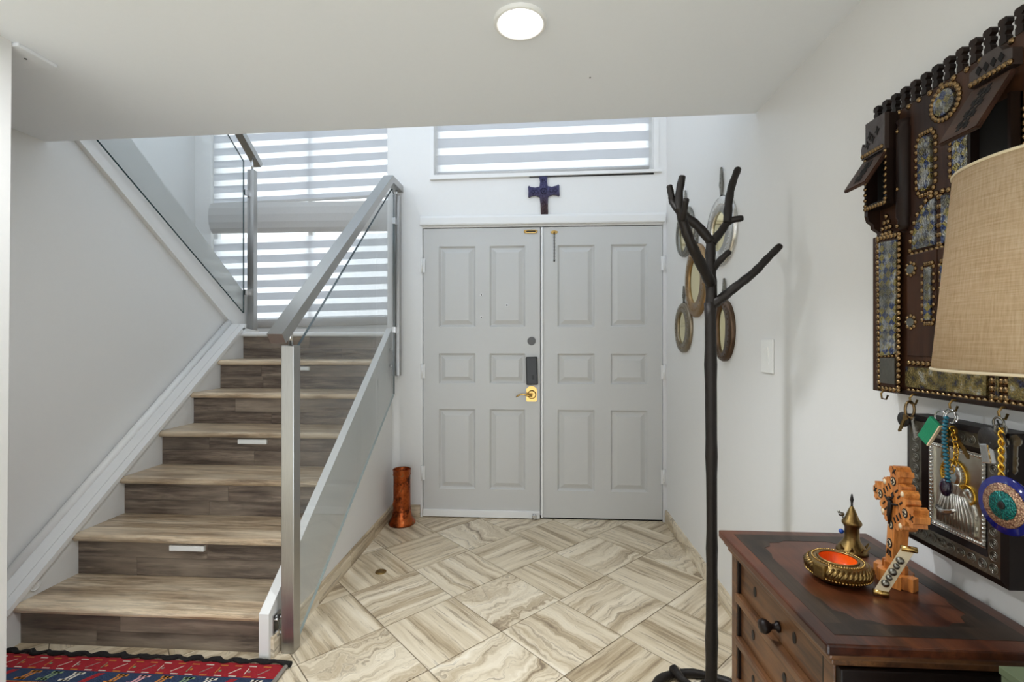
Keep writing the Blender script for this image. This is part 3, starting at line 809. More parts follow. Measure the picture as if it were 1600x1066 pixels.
downlight(-0.06, 1.396, 'round white recessed ceiling light glowing near the ceiling edge', DOWNLIGHT_W, 100)
downlight(-1.10, 1.00, 'round recessed ceiling light added out of view to brighten the left wall', DOWNLIGHT_W * 1.35)  # unseen fill lamp, added to lighten the left wall and stairs
m = MB().lathe([(0.003, ZC - 0.002), (0.003, ZC)], onZ(922, 121, ZC)[:2] + (0,), 8)
tag(m.build('ceiling_hook', 'grey_plug'), 'tiny dark screw hook in the white ceiling', 'hook')

# =================================================================== THINGS ON THE FLOOR
# ---- copper shell vase
vx, vy, _ = onZ(628, 818, 0.0)
t = thing('copper_vase', (vx, vy, 0), 'tall copper shell-case vase with flared foot beside the door', 'vase')
MB().lathe([(0.001, 0.02), (0.090, 0.0), (0.094, 0.006), (0.093, 0.016), (0.080, 0.030), (0.068, 0.060), (0.064, 0.085), (0.061, 0.095), (0.060, 0.16), (0.059, 0.26), (0.059, 0.335), (0.061, 0.345), (0.061, 0.375), (0.063, 0.381), (0.060, 0.384), (0.057, 0.378), (0.056, 0.10), (0.001, 0.09)], (vx, vy, 0), 40).build('body', 'old_copper', t)
for z, r in ((0.098, 0.0615), (0.346, 0.0605), (0.380, 0.0615)):
    MB().ring((vx, vy, z), r, 0.0028, 'Z', 36, 6).build('raised_band', 'old_copper', t)
m = MB()
for k in range(10):
    a = R(-150 + 12 * k); h = 0.14 + 0.018 * k
    m.ball((vx + 0.0592 * math.cos(a), vy + 0.0592 * math.sin(a), h), 0.011, 8, (0.5, 0.5, 1.5))
stuff(m.build('hammered_leaves', 'old_copper', t))
# ---- floor drain cover
fx, fy, _ = onZ(595, 894, 0)
t = thing('floor_plate', (fx, fy, 0), 'small round bronze cover plate set in the floor tile', 'cover plate')
MB().lathe([(0.030, 0.0), (0.030, 0.003), (0.027, 0.0045), (0.001, 0.0045)], (fx, fy, 0.0), 28).build('plate', 'brass_old', t)
MB().ring((fx, fy, 0.0045), 0.019, 0.0014, 'Z', 24, 5).build('rim', 'brass_old', t)
# ---- kilim rug
rx0, rx1, ry0, ry1 = -2.19, -1.000, 1.415, 1.800
RM = ['yarn_red', 'yarn_navy', 'yarn_black', 'yarn_orange', 'yarn_green', 'yarn_cream', 'yarn_pink', 'yarn_grey']
t = thing('kilim_rug', ((rx0 + rx1) / 2, (ry0 + ry1) / 2, 0), 'red and navy woven kilim rug with dark fringe at the stair foot', 'rug')
m = MB(); T0, T1 = 0.0, 0.006
m.mi = 0; m.box(rx0, rx1, ry0, ry1, T0, T1)
def flat(poly, mi, z=T1 + 0.0006):
    m.mi = mi; m._f([m._v((p[0], p[1], z)) for p in poly])
def rect(x0, x1, y0, y1, mi, z=T1 + 0.0006): flat([(x0, y0), (x1, y0), (x1, y1), (x0, y1)], mi, z)
cols = [5, 0, 3, 4, 5, 0, 3, 6, 3, 4, 5, 0]
K = 1.6
for row in range(3):
    yt = ry1 - 0.010 - row * 0.094 * K
    if yt - 0.087 * K < ry0: break
    # thin tan dashes, red zone with small bits, dashes, navy zone with double-T motifs
    x = rx0 + 0.01; k = 0
    while x < rx1 - 0.04:
        rect(x, x + 0.030, yt - 0.006*K, yt - 0.003*K, 3 if k % 3 else 5); rect(x + 0.01, x + 0.040, yt - 0.041*K, yt - 0.038*K, 5 if k % 3 else 3)
        if k % 2: flat([(x, yt - 0.032*K), (x + 0.004, yt - 0.033*K), (x + 0.034, yt - 0.013*K), (x + 0.030, yt - 0.012*K)], (3, 5, 4, 7)[k % 4])
        else:
            rect(x + 0.004, x + 0.008, yt - 0.032*K, yt - 0.012*K, (5, 3, 4)[k % 3]); rect(x + 0.012, x + 0.022, yt - 0.026*K, yt - 0.020*K, (7, 4, 3)[k % 3])
        x += 0.058; k += 1
    rect(rx0, rx1, yt - 0.084*K, yt - 0.043*K, 1, T1 + 0.0004)
    x = rx0 + 0.03; k = row * 5
    while x < rx1 - 0.08:
        c = cols[k % 12]; yb, yt2 = yt - 0.079*K, yt - 0.048*K
        if c == 0: flat([(x - 0.006, yb), (x + 0.022, yb), (x + 0.056, yt2), (x + 0.028, yt2)], 0)
        else:
            for (a0, a1, b0, b1) in ((0, .042, 0, .011), (.022, .066, .038, .049)): rect(x + a0, x + a1, yb + b0, yb + b1, c)
            flat([(x + .010, yb), (x + .020, yb), (x + .042, yb + .049), (x + .032, yb + .049)], c)
            flat([(x + .026, yb), (x + .036, yb), (x + .058, yb + .049), (x + .048, yb + .049)], c)
        x += 0.088; k += 1
    rect(rx0, rx1, yt - 0.0868*K, yt - 0.0845*K, 3)
m.build('woven_field', RM, t)
m = MB(); pts = []
x = rx0; k = 0
while x < rx1:
    pts.append((x, ry1 + 0.007 + 0.006 * math.sin(k * 1.1) + random.uniform(-.004, .004), 0.0112)); x += 0.014; k += 1
pts.append((rx1 + 0.022, ry1 - 0.002, 0.0112))
m.tube(pts, [0.0085 + 0.0025 * math.sin(i * 0.9) for i in range(len(pts))], 8)
m.build('black_edging', 'yarn_black', t)
m = MB()
for q in range(5): m.tube([(rx1 + 0.008 + 0.006 * math.sin(k * 1.3 + q * 1.25), ry1 - 0.006 - k * 0.008, 0.009 + 0.003 * math.cos(k * 1.3 + q * 1.25)) for k in range(48)], 0.0035, 5)
stuff(m.build('twisted_selvedge', 'yarn_grey', t))

# ---- iron branch coat tree
D0 = 1.605
bx, by, _ = atD(1111, 533, D0)
t = thing('coat_tree', (bx, by, 0), 'dark iron coat tree shaped like a bare branch near the wall', 'coat rack')
def br(pts, r0, r1, name='branch', dd=None):
    n = len(pts); P = []; RR = []
    for i, p in enumerate(pts):
        d = D0 + (p[2] if len(p) > 2 else 0)
        P.append(Vector(atD(p[0], p[1], d)))
    # subdivide with slight knots
    Q = []; 
    for i in range(n - 1):
        for k in range(4):
            f = k / 4; a = P[max(i - 1, 0)]; b = P[i]; c = P[i + 1]; e = P[min(i + 2, n - 1)]
            Q.append(0.5 * ((2 * b) + (c - a) * f + (2 * a - 5 * b + 4 * c - e) * f * f + (3 * b - a - 3 * c + e) * f ** 3))
    Q.append(P[-1]); L = len(Q)
    RR = [(r0 + (r1 - r0) * i / (L - 1)) * (1 + 0.07 * math.sin(i * 2.3 + r0 * 900)) for i in range(L)]
    tip = Q[-1] + (Q[-1] - Q[-2]).normalized() * RR[-1] * 0.35
    Q.append(tip); RR.append(RR[-1] * 0.7)
    MB().tube(Q, RR, 12).build(name, 'black_iron', t)
zs = [0.0, 0.2, 0.45, 0.7, 0.95, 1.2, 1.41]
m = MB()
tp = [(bx + 0.003 * math.sin(3 * z), by, z) for z in zs]
fine = []; fr_ = []
for i in range(len(tp) - 1):
    for k in range(4):
        f = k / 4; p = Vector(tp[i]).lerp(Vector(tp[i + 1]), f); fine.append(p); fr_.append(0.0182 + 0.0010 * math.sin(7 * p.z) + (0.002 if (i * 4 + k) % 5 == 0 else 0))
fine.append(Vector(tp[-1])); fr_.append(0.0205)
m.tube(fine, fr_, 14); m.build('trunk', 'black_iron', t)
br([(1112, 480, 0), (1111, 440, 0), (1110, 405, 0), (1111, 374, 0)], 0.0200, 0.0155)
br([(1111, 478, 0), (1130, 464, -0.02), (1150, 448, -0.04), (1178, 426, -0.06), (1198, 405, -0.07), (1219, 384, -0.08)], 0.0175, 0.0110)
br([(1111, 378, 0), (1090, 353, 0.0), (1070, 337, 0.01), (1060, 322, 0.02)], 0.016, 0.013)
br([(1112, 380, 0), (1126, 363, 0), (1139, 346, 0), (1160, 341, -0.02)], 0.016, 0.010)
br([(1137, 348, 0), (1138, 322, 0.0), (1143, 292, 0.01), (1153, 264, 0.02)], 0.0150, 0.0115)
br([(1112, 446, 0), (1098, 418, -0.05), (1080, 382, -0.09), (1068, 348, -0.11), (1062, 326, -0.12)], 0.018, 0.014)
br([(1062, 330, -0.12), (1061, 305, -0.12), (1066, 276, -0.13)], 0.0140, 0.0110)
br([(1061, 330, -0.12), (1051, 316, -0.10), (1049, 306, -0.10), (1046, 291, -0.10)], 0.0115, 0.0095)
br([(1067, 344, -0.12), (1069, 330, -0.14), (1072, 312, -0.16)], 0.0105, 0.0095)
br([(1113, 422, 0), (1126, 406, -0.03), (1140, 393, -0.05)], 0.012, 0.0095)
m = MB(); rr = 0.195; RP = []; 
for k in range(40):
    a = 2 * math.pi * k / 40; q = rr * (1 + 0.03 * math.sin(3 * a + 1)); RP.append((bx + q * math.cos(a), by + q * math.sin(a), 0.016))
m.tube(RP, [0.0145 + 0.0018 * math.sin(9 * k * 0.157) for k in range(40)], 10, closed=True); m.build('base_ring', 'black_iron', t)
for a in (112, 232, 352):
    a = R(a); ca, sa = math.cos(a), math.sin(a)
    MB().tube([(bx + ca * q, by + sa * q, z) for q, z in ((0.0, 0.12), (0.04, 0.075), (0.09, 0.035), (0.15, 0.026), (0.20, 0.034), (0.215, 0.030))], [0.018, 0.017, 0.015, 0.016, 0.018, 0.006], 10).build('root_foot', 'black_iron', t)

# =================================================================== ON THE WALLS
# ---- light switch
a = onX(1192, 530, XR); b = onX(1210, 583, XR)
y0, y1, z0, z1 = b[1] , a[1], 1.155, 1.287
t = thing('light_switch', (XR, (y0 + y1) / 2, z0), 'white rocker light switch plate on the right wall', 'light switch')
MB().box(XR - 0.008, XR - 0.0005, y0, y1, z0, z1, 0.003).build('plate', 'white_plastic', t)
m = MB(); ym = (y0 + y1) / 2
m.hexa([(XR - 0.0085, ym - 0.017, 1.188), (XR - 0.0085, ym + 0.017, 1.188), (XR - 0.008, ym + 0.017, 1.188), (XR - 0.008, ym - 0.017, 1.188), (XR - 0.014, ym - 0.017, 1.256), (XR - 0.014, ym + 0.017, 1.256), (XR - 0.008, ym + 0.017, 1.256), (XR - 0.008, ym - 0.017, 1.256)])
m.build('rocker', 'white_plastic', t)
# ---- oval mirrors
def mirror(yc, zc, hy, hz, iy, iz, frame, label, fin=0.09, arch=False, izo=0.0, edge='pewter'):
    t = thing('oval_mirror', (XR, yc, zc - hz), label, 'mirror', 'small oval hand mirrors on the right wall')
    xb, xf = XR - 0.001, XR - 0.022
    m = MB(); n = 44
    outer = oval(yc, zc, hy, hz, n); inner = oval(yc, zc + izo, iy, iz, n)
    if arch:      # scalloped horseshoe opening
        inner = []
        for k in range(n):
            a = 2 * math.pi * k / n; q = 1 + 0.10 * abs(math.sin(3 * a)) if math.sin(a) > 0 else 1.0
            inner.append((yc + iy * q * math.cos(a), zc + izo + iz * q * math.sin(a)))
    L = [(outer, xb), (oval(yc, zc, hy, hz, n), XR - 0.014), (oval(yc, zc, hy * 0.95, hz * 0.965, n), xf), (inner, xf - 0.003), (inner, xf + 0.008)]
    rs = [[m._v((x, p[0], p[1])) for p in ring] for ring, x in L]
    for a, b in zip(rs, rs[1:]):
        for k in range(n): m._f([a[k], a[(k + 1) % n], b[(k + 1) % n], b[k]], True)
    m.build('frame', frame, t)
    MB().prism([(p[0], p[1]) for p in inner], 'X', xf + 0.006, xf + 0.009).build('mirror_glass', 'mirror_tint', t)
    m = MB()
    for k in range(30):
        a = 2 * math.pi * k / 30
        m.ball((xf - 0.001, yc + (hy * 0.5 + iy * 0.5) * math.cos(a), zc + (hz * 0.5 + iz * 0.5 + 0) * math.sin(a)), 0.0065, 6, (0.5, 1, 1))
    stuff(m.build('embossed_dots', frame, t))
    m = MB().box(XR - 0.012, XR - 0.004, yc - 0.010, yc + 0.010, zc + hz - 0.004, zc + hz + 0.008, 0.002)
    z = zc + hz + 0.004; k = 0; top = zc + hz + fin
    pk = MB(); hw = 0.020
    pk.prism([(yc - 0.006, z + 0.004), (yc + 0.006, z + 0.004), (yc + hw * 0.6, z + fin * 0.25), (yc + hw, z + fin * 0.42), (yc + hw * 0.7, z + fin * 0.55), (yc + hw * 0.55, z + fin * 0.75), (yc + 0.004, z + fin), (yc - 0.004, z + fin), (yc - hw * 0.55, z + fin * 0.75), (yc - hw * 0.7, z + fin * 0.55), (yc - hw, z + fin * 0.42), (yc - hw * 0.6, z + fin * 0.25)], 'X', XR - 0.012, XR - 0.005)
    for q in (0.3, 0.45, 0.6, 0.75): pk.ball((XR - 0.012, yc, z + fin * q), 0.006 * (1.2 - q), 6)
    h = pk.build('hanger', 'pewter', t)
    m.build('hanger_foot', 'black_iron', h)
mirror(2.94, 1.945, 0.165, 0.150, 0.085, 0.100, 'pewter', 'oval mirror with grey metal frame and scalloped glass, highest by the door', 0.10, True, -0.02)
mirror(2.366, 1.815, 0.180, 0.170, 0.095, 0.095, 'silver', 'large oval mirror in embossed silver frame hung from a wire twist', 0.14)
plain('bronze_frame', (150, 122, 88), 0.32, 0.9, bump=0.3, bscale=90, var=0.25)
plain('dark_bronze_frame', (92, 74, 60), 0.34, 0.9, bump=0.3, bscale=90, var=0.25)
plain('grey_bronze_frame', (136, 124, 106), 0.34, 0.9, bump=0.3, bscale=90, var=0.2)
mirror(2.730, 1.622, 0.182, 0.208, 0.105, 0.130, 'bronze_frame', 'tallest oval mirror in warm bronze frame between the others', 0.10, False, 0.0)
mirror(2.972, 1.362, 0.160, 0.154, 0.085, 0.100, 'grey_bronze_frame', 'oval mirror with wide grey-bronze frame, lowest by the door', 0.10)
mirror(2.330, 1.330, 0.120, 0.148, 0.055, 0.112, 'dark_bronze_frame', 'dark brown oval mirror with keyhole glass half behind the coat tree', 0.10, True)
# ---- enamel cross above the door
cx, _, cz = onY(851, 300, YD)
t = thing('wall_cross', (cx, YD - 0.001, cz - 0.23), 'dark blue and brown embossed metal cross above the front doors', 'cross', rot=(0, R(-1.6), 0))
half = [(0.030, 0.105), (0.024, 0.07), (0.029, 0.034), (0.060, 0.028), (0.096, 0.036), (0.103, 0.044), (0.112, 0.036), (0.110, 0.0), (0.112, -0.036), (0.103, -0.040), (0.090, -0.032), (0.060, -0.028), (0.030, -0.042), (0.026, -0.09), (0.026, -0.195), (0.034, -0.222)]
poly = [(a, b + 0.23) for a, b in half] + [(-a, b + 0.23) for a, b in half[::-1]]
MB().prism(poly, 'Y', -0.020, -0.004).build('cross_plate', 'enamel_metal', t, local=True)
m = MB()
for k in range(12):
    a = 2 * math.pi * k / 12; m.ball((0.020 * math.cos(a), -0.021, 0.23 + 0.020 * math.sin(a)), 0.005, 6)
m.ball((0, -0.021, 0.23), 0.008, 8)
for z in (0.315, 0.30, 0.165, 0.14, 0.115, 0.09, 0.065, 0.04, 0.02): m.ring((0, -0.020, z), 0.011, 0.003, 'Y', 12, 5)
for x in (0.055, 0.08, -0.055, -0.08): m.ring((x, -0.020, 0.23), 0.013, 0.003, 'Y', 12, 5)
stuff(m.build('relief', 'enamel_metal', t, local=True))

# ---- studded wall cabinet
XF = 0.842
YCB = onX(1562, 400, XF)[1]
t = thing('wall_cabinet', (XF, YCB, 1.15), 'carved dark wood wall cabinet with brass studs and painted tin panels', 'wall cabinet')
def q(u, v, X=XF): p = onX(u, v, X); return (p[1], p[2])
ZB = q(1371, 610)[1]; ZTOP = q(1370, 196)[1]
YA = q(1370, 400)[0]; YB_ = q(1406, 400)[0]; YK = q(1424, 400)[0]; YN = q(1529, 300)[0]
HALF = YA - YCB
def both(fn, always=True):
    fn(lambda y: y); fn(lambda y: 2 * YCB - y)
def ybox(m, f, X0, X1, ya, yb, z0, z1, bev=0.0):
    a, b = sorted((f(ya), f(yb))); return m.box(X0, X1, a, b, z0, z1, bev)
MB().box(XF, XR - 0.002, YCB - HALF, YCB + HALF, ZB, ZTOP).build('back_board', 'cabinet_wood', t)
# bottom rail and top rail
MB().box(XF - 0.006, XF, YCB - HALF, YCB + HALF, ZB, ZB + 0.010, 0.002).build('bottom_moulding', 'cabinet_dark', t)
# crest finials
yf0, yf1 = q(1370, 172)[0], q(1594, 22)[0]
nf = 13; dy = (yf0 - yf1) / (nf - 1)
fin_me = None; k = 0; y = yf0
while y > YCB - HALF:
    if fin_me is None:
        w = dy * 0.31; m = MB()
        pr = [(-w * 0.75, -0.006), (w * 0.75, -0.006), (w * 0.75, 0.006), (w * 0.5, 0.009), (w * 0.5, 0.012), (w * 0.85, 0.015), (w * 0.85, 0.022), (w * 0.5, 0.025), (w * 0.5, 0.027), (w, 0.030), (w, 0.037), (w * 0.7, 0.041), (-w * 0.7, 0.041), (-w, 0.037), (-w, 0.030), (-w * 0.5, 0.027), (-w * 0.5, 0.025), (-w * 0.85, 0.022), (-w * 0.85, 0.015), (-w * 0.5, 0.012), (-w * 0.5, 0.009), (-w * 0.75, 0.006)]
        m.prism(pr, 'X', -0.002, 0.010); o = m.build('finial', 'cabinet_dark', t, local=True); fin_me = o.data
    else:
        o = bpy.data.objects.new('finial', fin_me); C.objects.link(o); o.parent = t
    o.location = Vector((XF, y, ZTOP + 0.006)) - WL[t]; y -= dy
studs = []      # (x, y, z, r)
def sline(f, pts, X=XF, r=0.0055, n=None, sp=0.0135):
    """row of studs along pixel polyline on plane X"""
    W = [q(u, v, X) for u, v in pts]
    for a, b in zip(W, W[1:]):
        L = math.hypot(a[0] - b[0], a[1] - b[1]); m_ = max(1, round(L / sp))
        for k in range(m_ + (1 if b == W[-1] else 0)):
            w = k / m_; studs.append((X, f(a[0] + (b[0] - a[0]) * w), a[1] + (b[1] - a[1]) * w, r))
def soval(f, cy, cz, ry, rz_, n, X=XF, r=0.0055):
    for k in range(n):
        a = 2 * math.pi * k / n; studs.append((X, f(cy + ry * math.cos(a)), cz + rz_ * math.sin(a), r))
for k in range(nf * 2 - 3):
    y = yf0 - dy * (k + 0.5)
    if y > YCB - HALF: studs.append((XF, y, ZTOP - 0.004, 0.0055))
XT = 0.812
def side(f):
    # pillar and tower
    ybox(MB(), f, XF - 0.010, XF, YA, YB_, ZB, q(1370, 372)[1], 0.002).build('pillar', 'cabinet_wood', t)
    zt0, zt1 = q(1361, 328, XT)[1], q(1357, 247, XT)[1]
    zn0, zn1 = zt0 + 0.014, zt1 - 0.004
    # tower box: sides, floor, top, black back
    m = MB()
    ybox(m, f, XT, XF, YA, YA - 0.007, zt0 - 0.0, zt1); ybox(m, f, XT, XF, YB_ + 0.007, YB_, zt0, zt1)
    ybox(m, f, XT, XF, YA - 0.007, YB_ + 0.007, zt0, zn0); ybox(m, f, XT, XF, YA - 0.007, YB_ + 0.007, zn1, zt1)
    tw = m.build('niche_box', 'cabinet_dark', t)
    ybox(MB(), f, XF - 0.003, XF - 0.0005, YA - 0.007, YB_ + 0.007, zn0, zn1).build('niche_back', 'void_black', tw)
    # curved bracket under the box
    zb = q(1368, 366)[1]
    pr = [(XF, zt0), (XT, zt0), (XT, zt0 - 0.012), (XT + 0.004, zt0 - 0.026), (XT + 0.014, zt0 - 0.034), (XT + 0.016, zt0 - 0.044), (XF, zb)]
    m = MB(); a, b = sorted((f(YA), f(YA - 0.012)))
    A = [m._v((p[0], a, p[1])) for p in pr]; B = [m._v((p[0], b, p[1])) for p in pr]; m._f(A); m._f(B[::-1])
    for i in range(len(pr)): m._f([A[i], B[i], B[(i + 1) % len(pr)], A[(i + 1) % len(pr)]])
    m.build('bracket', 'cabinet_wood', tw)
    # carved fret pediment
    z0 = zt1; pz = ZTOP - 0.002
    pr = [(YA + 0.004, z0), (YB_, z0), (YB_, pz), (YA - 0.010, pz), (YA - 0.010, z0 + 0.034), (YA - 0.004, z0 + 0.030), (YA + 0.001, z0 + 0.040), (YA + 0.006, z0 + 0.026), (YA + 0.004, z0 + 0.012)]
    m = MB().prism([(f(a), b) for a, b in pr], 'X', XT - 0.004, XT + 0.006); fp_ = m.build('fret_pediment', 'fret_carved', t)
    ybox(MB(), f, XT + 0.006, XF, YA, YB_, z0, pz).build('pediment_core', 'cabinet_dark', t)
    for j, (dy_, dz) in enumerate(((0.018, 0.030), (0.036, 0.038), (0.052, 0.052), (0.026, 0.050))):
        yy = YA - dy_
        if yy < YB_ + 0.006 or z0 + dz > pz - 0.008: continue
        m = MB().prism([(f(yy - 0.008), z0 + dz + 0.002), (f(yy - 0.002), z0 + dz + 0.003), (f(yy), z0 + dz + 0.011), (f(yy + 0.003), z0 + dz + 0.002), (f(yy + 0.008), z0 + dz - 0.003), (f(yy + 0.001), z0 + dz - 0.004), (f(yy), z0 + dz - 0.011), (f(yy - 0.003), z0 + dz - 0.003)], 'X', XT - 0.0055, XT - 0.0035); m.build('fret_hole', 'void_black', fp_)
    for k in range(8):
        studs.append((XT - 0.004, f(YA + 0.002 - (YA - YB_) * (k + 0.3) / 8.2), z0 + 0.008, 0.005))
        studs.append((XT, f(YA - (YA - YB_) * (k + 0.5) / 8.2), zt0 + 0.006, 0.005))
    for k in range(9): studs.append((XT, f(YB_ + 0.004), zn0 + (zn1 - zn0) * k / 8, 0.0045)); studs.append((XT, f(YA - 0.004), zn0 + (zn1 - zn0) * k / 8, 0.0045))
    # awning, hinged at the top and tilted out
    def awning(ya, yb, ztop, zbot, xtop, xbot, nm='awning'):
        a, b = sorted((f(ya), f(yb))); th = 0.009
        d = Vector((xbot - xtop, 0, zbot - ztop)).normalized(); n = Vector((d.z, 0, -d.x))
        if n.z < 0: n = -n
        m = MB(); lo4 = [(xtop, a, ztop), (xtop, b, ztop), (xbot, b, zbot), (xbot, a, zbot)]
        m.hexa([tuple(Vector(p) - n * th) for p in lo4] + lo4); bo = list(m.bm.edges)
        bmesh.ops.bevel(m.bm, geom=bo, offset=0.0025, segments=2, affect='EDGES')
        aw = m.build(nm, 'awning_wood', t)
        # stepped cut-out motifs along the board
        for w in (0.28, 0.5, 0.72):
            for sy, sd in ((0.5, 0), (0.38, 0.07), (0.62, -0.07), (0.44, -0.07), (0.56, 0.07)):
                c = Vector((xtop, 0, ztop)).lerp(Vector((xbot, 0, zbot)), w + sd); cy = a + (b - a) * sy
                h = 0.006; e = d * h
                p4 = [c - e + Vector((0, cy - h * 0.7, 0)), c - e + Vector((0, cy + h * 0.7, 0)), c + e + Vector((0, cy + h * 0.7, 0)), c + e + Vector((0, cy - h * 0.7, 0))]
                mm = MB(); mm.hexa([tuple(p - n * 0.002) for p in p4] + [tuple(p + n * 0.0008) for p in p4]); mm.build('cut_out', 'void_black', aw)
        return aw
    awning(YA + 0.004, YB_, q(1357, 250, XT)[1], q(1318, 300, 0.762)[1], XT - 0.002, 0.762)
    # turned column between tower and doors
    zc0, zc1 = q(1415, 352)[1], q(1412, 190)[1]
    yc_ = (YB_ + YK) / 2; rc = (YB_ - YK) / 2 - 0.001
    m = MB().lathe([(rc * 0.5, zc0 - 0.012), (rc * 0.9, zc0), (rc * 0.75, zc0 + 0.012), (rc, zc0 + 0.02), (rc, zc1 - 0.02), (rc * 0.75, zc1 - 0.012), (rc, zc1)], (XF - 0.002, f(yc_), 0), 16); m.build('turned_column', 'cabinet_dark', t)
    for v in (203, 294, 352): p_ = q(1411, v, XF - 0.012); studs.append((XF - 0.002 - rc, f(yc_), p_[1], 0.004))
    # triangle of studs
    for row in range(4):
        for k in range(min(3, row + 1) if row else 1):
            cy, cz = q(1392, 338 + row * 9); studs.append((XF - 0.010, f(cy + (k - (min(3, row + 1) - 1) / 2) * -0.0125), cz, 0.005))
    # pillar panel
    def tin(corners, nm='tin_panel', mat='painted_tin', X=XF, rise=0.005):
        m = MB().prism([(f(a), b) for a, b in corners], 'X', X - rise, X); return m.build(nm, mat, t)
    XP = XF - 0.010
    tin([q(1378, 556, XP), q(1401, 553, XP), q(1404, 374, XP), q(1376, 380, XP)], X=XP)
    tin([q(1378, 598, XP), q(1401, 601, XP), q(1401, 559, XP), q(1378, 559, XP)], mat='pewter', X=XP)
    sline(f, [(1372, 376), (1374, 606)], XP); sline(f, [(1405, 372), (1404, 606)], XP)
    sline(f, [(1372, 373), (1405, 366)], XP, sp=0.012); sline(f, [(1374, 606), (1404, 610)], XP, sp=0.012); sline(f, [(1378, 557), (1401, 556)], XP, 0.004)
    # bay: medallion, two upright panels
    my, mz = q(1477, 160); tin(oval(my, mz, q(1461, 160)[0] - my, 0.026, 24), 'medallion'); soval(f, my, mz, q(1457, 160)[0] - my + 0.002, 0.034, 22)
    def upright(u, v0, v1, wu):
        yL, z1_ = q(u - wu, v0); yR, z0_ = q(u + wu, v1); ry_ = (yL - yR) / 2; cy = (yL + yR) / 2
        top_ = [(cy + ry_ * math.cos(math.pi * k / 8), z1_ - ry_ + ry_ * math.sin(math.pi * k / 8)) for k in range(9)]
        bot_ = [(cy - ry_ * math.cos(math.pi * k / 8), z0_ + ry_ - ry_ * math.sin(math.pi * k / 8)) for k in range(9)]
        tin(top_ + bot_)
        n = 28; per = []
        for k in range(n):
            a = 2 * math.pi * k / n
            yy = cy + (ry_ + 0.009) * max(-1, min(1, 1.25 * math.cos(a))); zz = (z0_ + z1_) / 2 + ((z1_ - z0_) / 2 + 0.008) * max(-1, min(1, 1.12 * math.sin(a)))
            studs.append((XF, f(yy), zz, 0.005))
    upright(1447, 218, 294, 10); upright(1503, 204, 272, 12)
    # double arch door pair
    D1 = XF - 0.006
    yS = q(1464, 430, D1)[0]; yJ = q(1417, 430, D1)[0]; yE = 2 * yS - yJ
    zd0, zd1 = q(1416, 556, D1)[1], q(1416, 400, D1)[1]
    for (ya, yb) in ((yJ, yS + 0.0012), (yS - 0.0012, yE)):
        dr = ybox(MB(), f, D1, XF, ya, yb, zd0, zd1, 0.0015).build('door', 'cabinet_wood', t)
        s_ = 1 if ya > yS else -1
        yi = yS + s_ * 0.012; yo = yS + s_ * 0.030
        zi0, zi1 = q(1449, 500, D1)[1], q(1449, 418, D1)[1]
        m = MB().prism([(f(yi), zi0), (f(yo), zi0), (f(yo), zi1), (f(yi), zi1)], 'X', D1 - 0.004, D1); m.build('tin_strip', 'painted_tin', dr)
        for k in range(8): z_ = zi0 + (zi1 - zi0) * k / 7; studs.append((D1, f(yo + s_ * 0.008), z_, 0.0045)); studs.append((D1, f(yi - s_ * 0.004), z_, 0.004))
        for k in range(4):
            w = k / 3; studs.append((D1, f(yi + (yo - yi) * w), zi0 - 0.008, 0.0045)); studs.append((D1, f(yi + (yo - yi) * w), zi1 + 0.008, 0.0045))
        yh = ya - s_ * 0.012 if s_ > 0 else yb + 0.012
        for zc_ in (zi0 - 0.003, zi1 + 0.003):
            m = MB().lathe([(0.010, D1 - 0.003), (0.010, D1)], (0, f(yh), zc_), 14, 'X'); m.build('hinge_plate', 'pewter', dr)
            for k in range(8): studs.append((D1, f(yh + 0.013 * math.cos(2 * math.pi * k / 8)), zc_ + 0.014 * math.sin(2 * math.pi * k / 8), 0.0042))
    # arch above the doors: two quarter panels
    za0, za1 = q(1440, 388)[1], q(1456, 312)[1]; ry_ = yJ - yS - 0.012
    for s_ in (1, -1):
        pr = [(yS + s_ * 0.008, za0), (yS + s_ * ry_, za0)] + [(yS + s_ * (0.008 + (ry_ - 0.008) * math.cos(a)), za0 + (za1 - za0) * math.sin(a)) for a in [math.pi / 2 * k / 8 for k in range(1, 9)]]
        tin(pr, 'arch_panel')
        for k in range(9):
            a = math.pi / 2 * k / 8; studs.append((XF, f(yS + s_ * (0.008 + (ry_ + 0.002) * math.cos(a))), za0 + (za1 - za0 + 0.010) * math.sin(a), 0.0052))
        for k in range(6): studs.append((XF, f(yS + s_ * (0.006 + (ry_ - 0.002) * k / 5)), za0 - 0.009, 0.0052)); studs.append((XF, f(yS + s_ * 0.003), za0 + (za1 - za0) * k / 5, 0.0052))
    # bottom rail panels
    zr0, zr1 = q(1420, 604)[1], q(1420, 573)[1]
    for ya, yb in ((q(1418, 590)[0], q(1545, 590)[0]), (q(1563, 590)[0] + 0.004, YCB + 0.001)):
        tin([(yb, zr0), (ya, zr0), (ya, zr1), (yb, zr1)], 'rail_panel', 'brass_tin')
    L = YK + 0.006 - YCB; n = round(L / 0.0135)
    for k in range(n + 1): studs.append((XF, f(YK + 0.006 - L * k / n), zr1 + 0.009, 0.0055)); studs.append((XF, f(YK + 0.006 - L * k / n), zr0 - 0.009, 0.0055))
    for u in (1551, 1566):
        for k in range(4): studs.append((XF, f(q(u, 590)[0]), zr0 + (zr1 - zr0) * k / 3, 0.0058))
    # stud columns beside the middle niche
    for u in (1516, 1527):
        for k in range(9): y_, z_ = q(u, 205 + 10 * k); studs.append((XF, f(y_), z_, 0.0052))
side(lambda y: y)
side(lambda y: 2 * YCB - y)
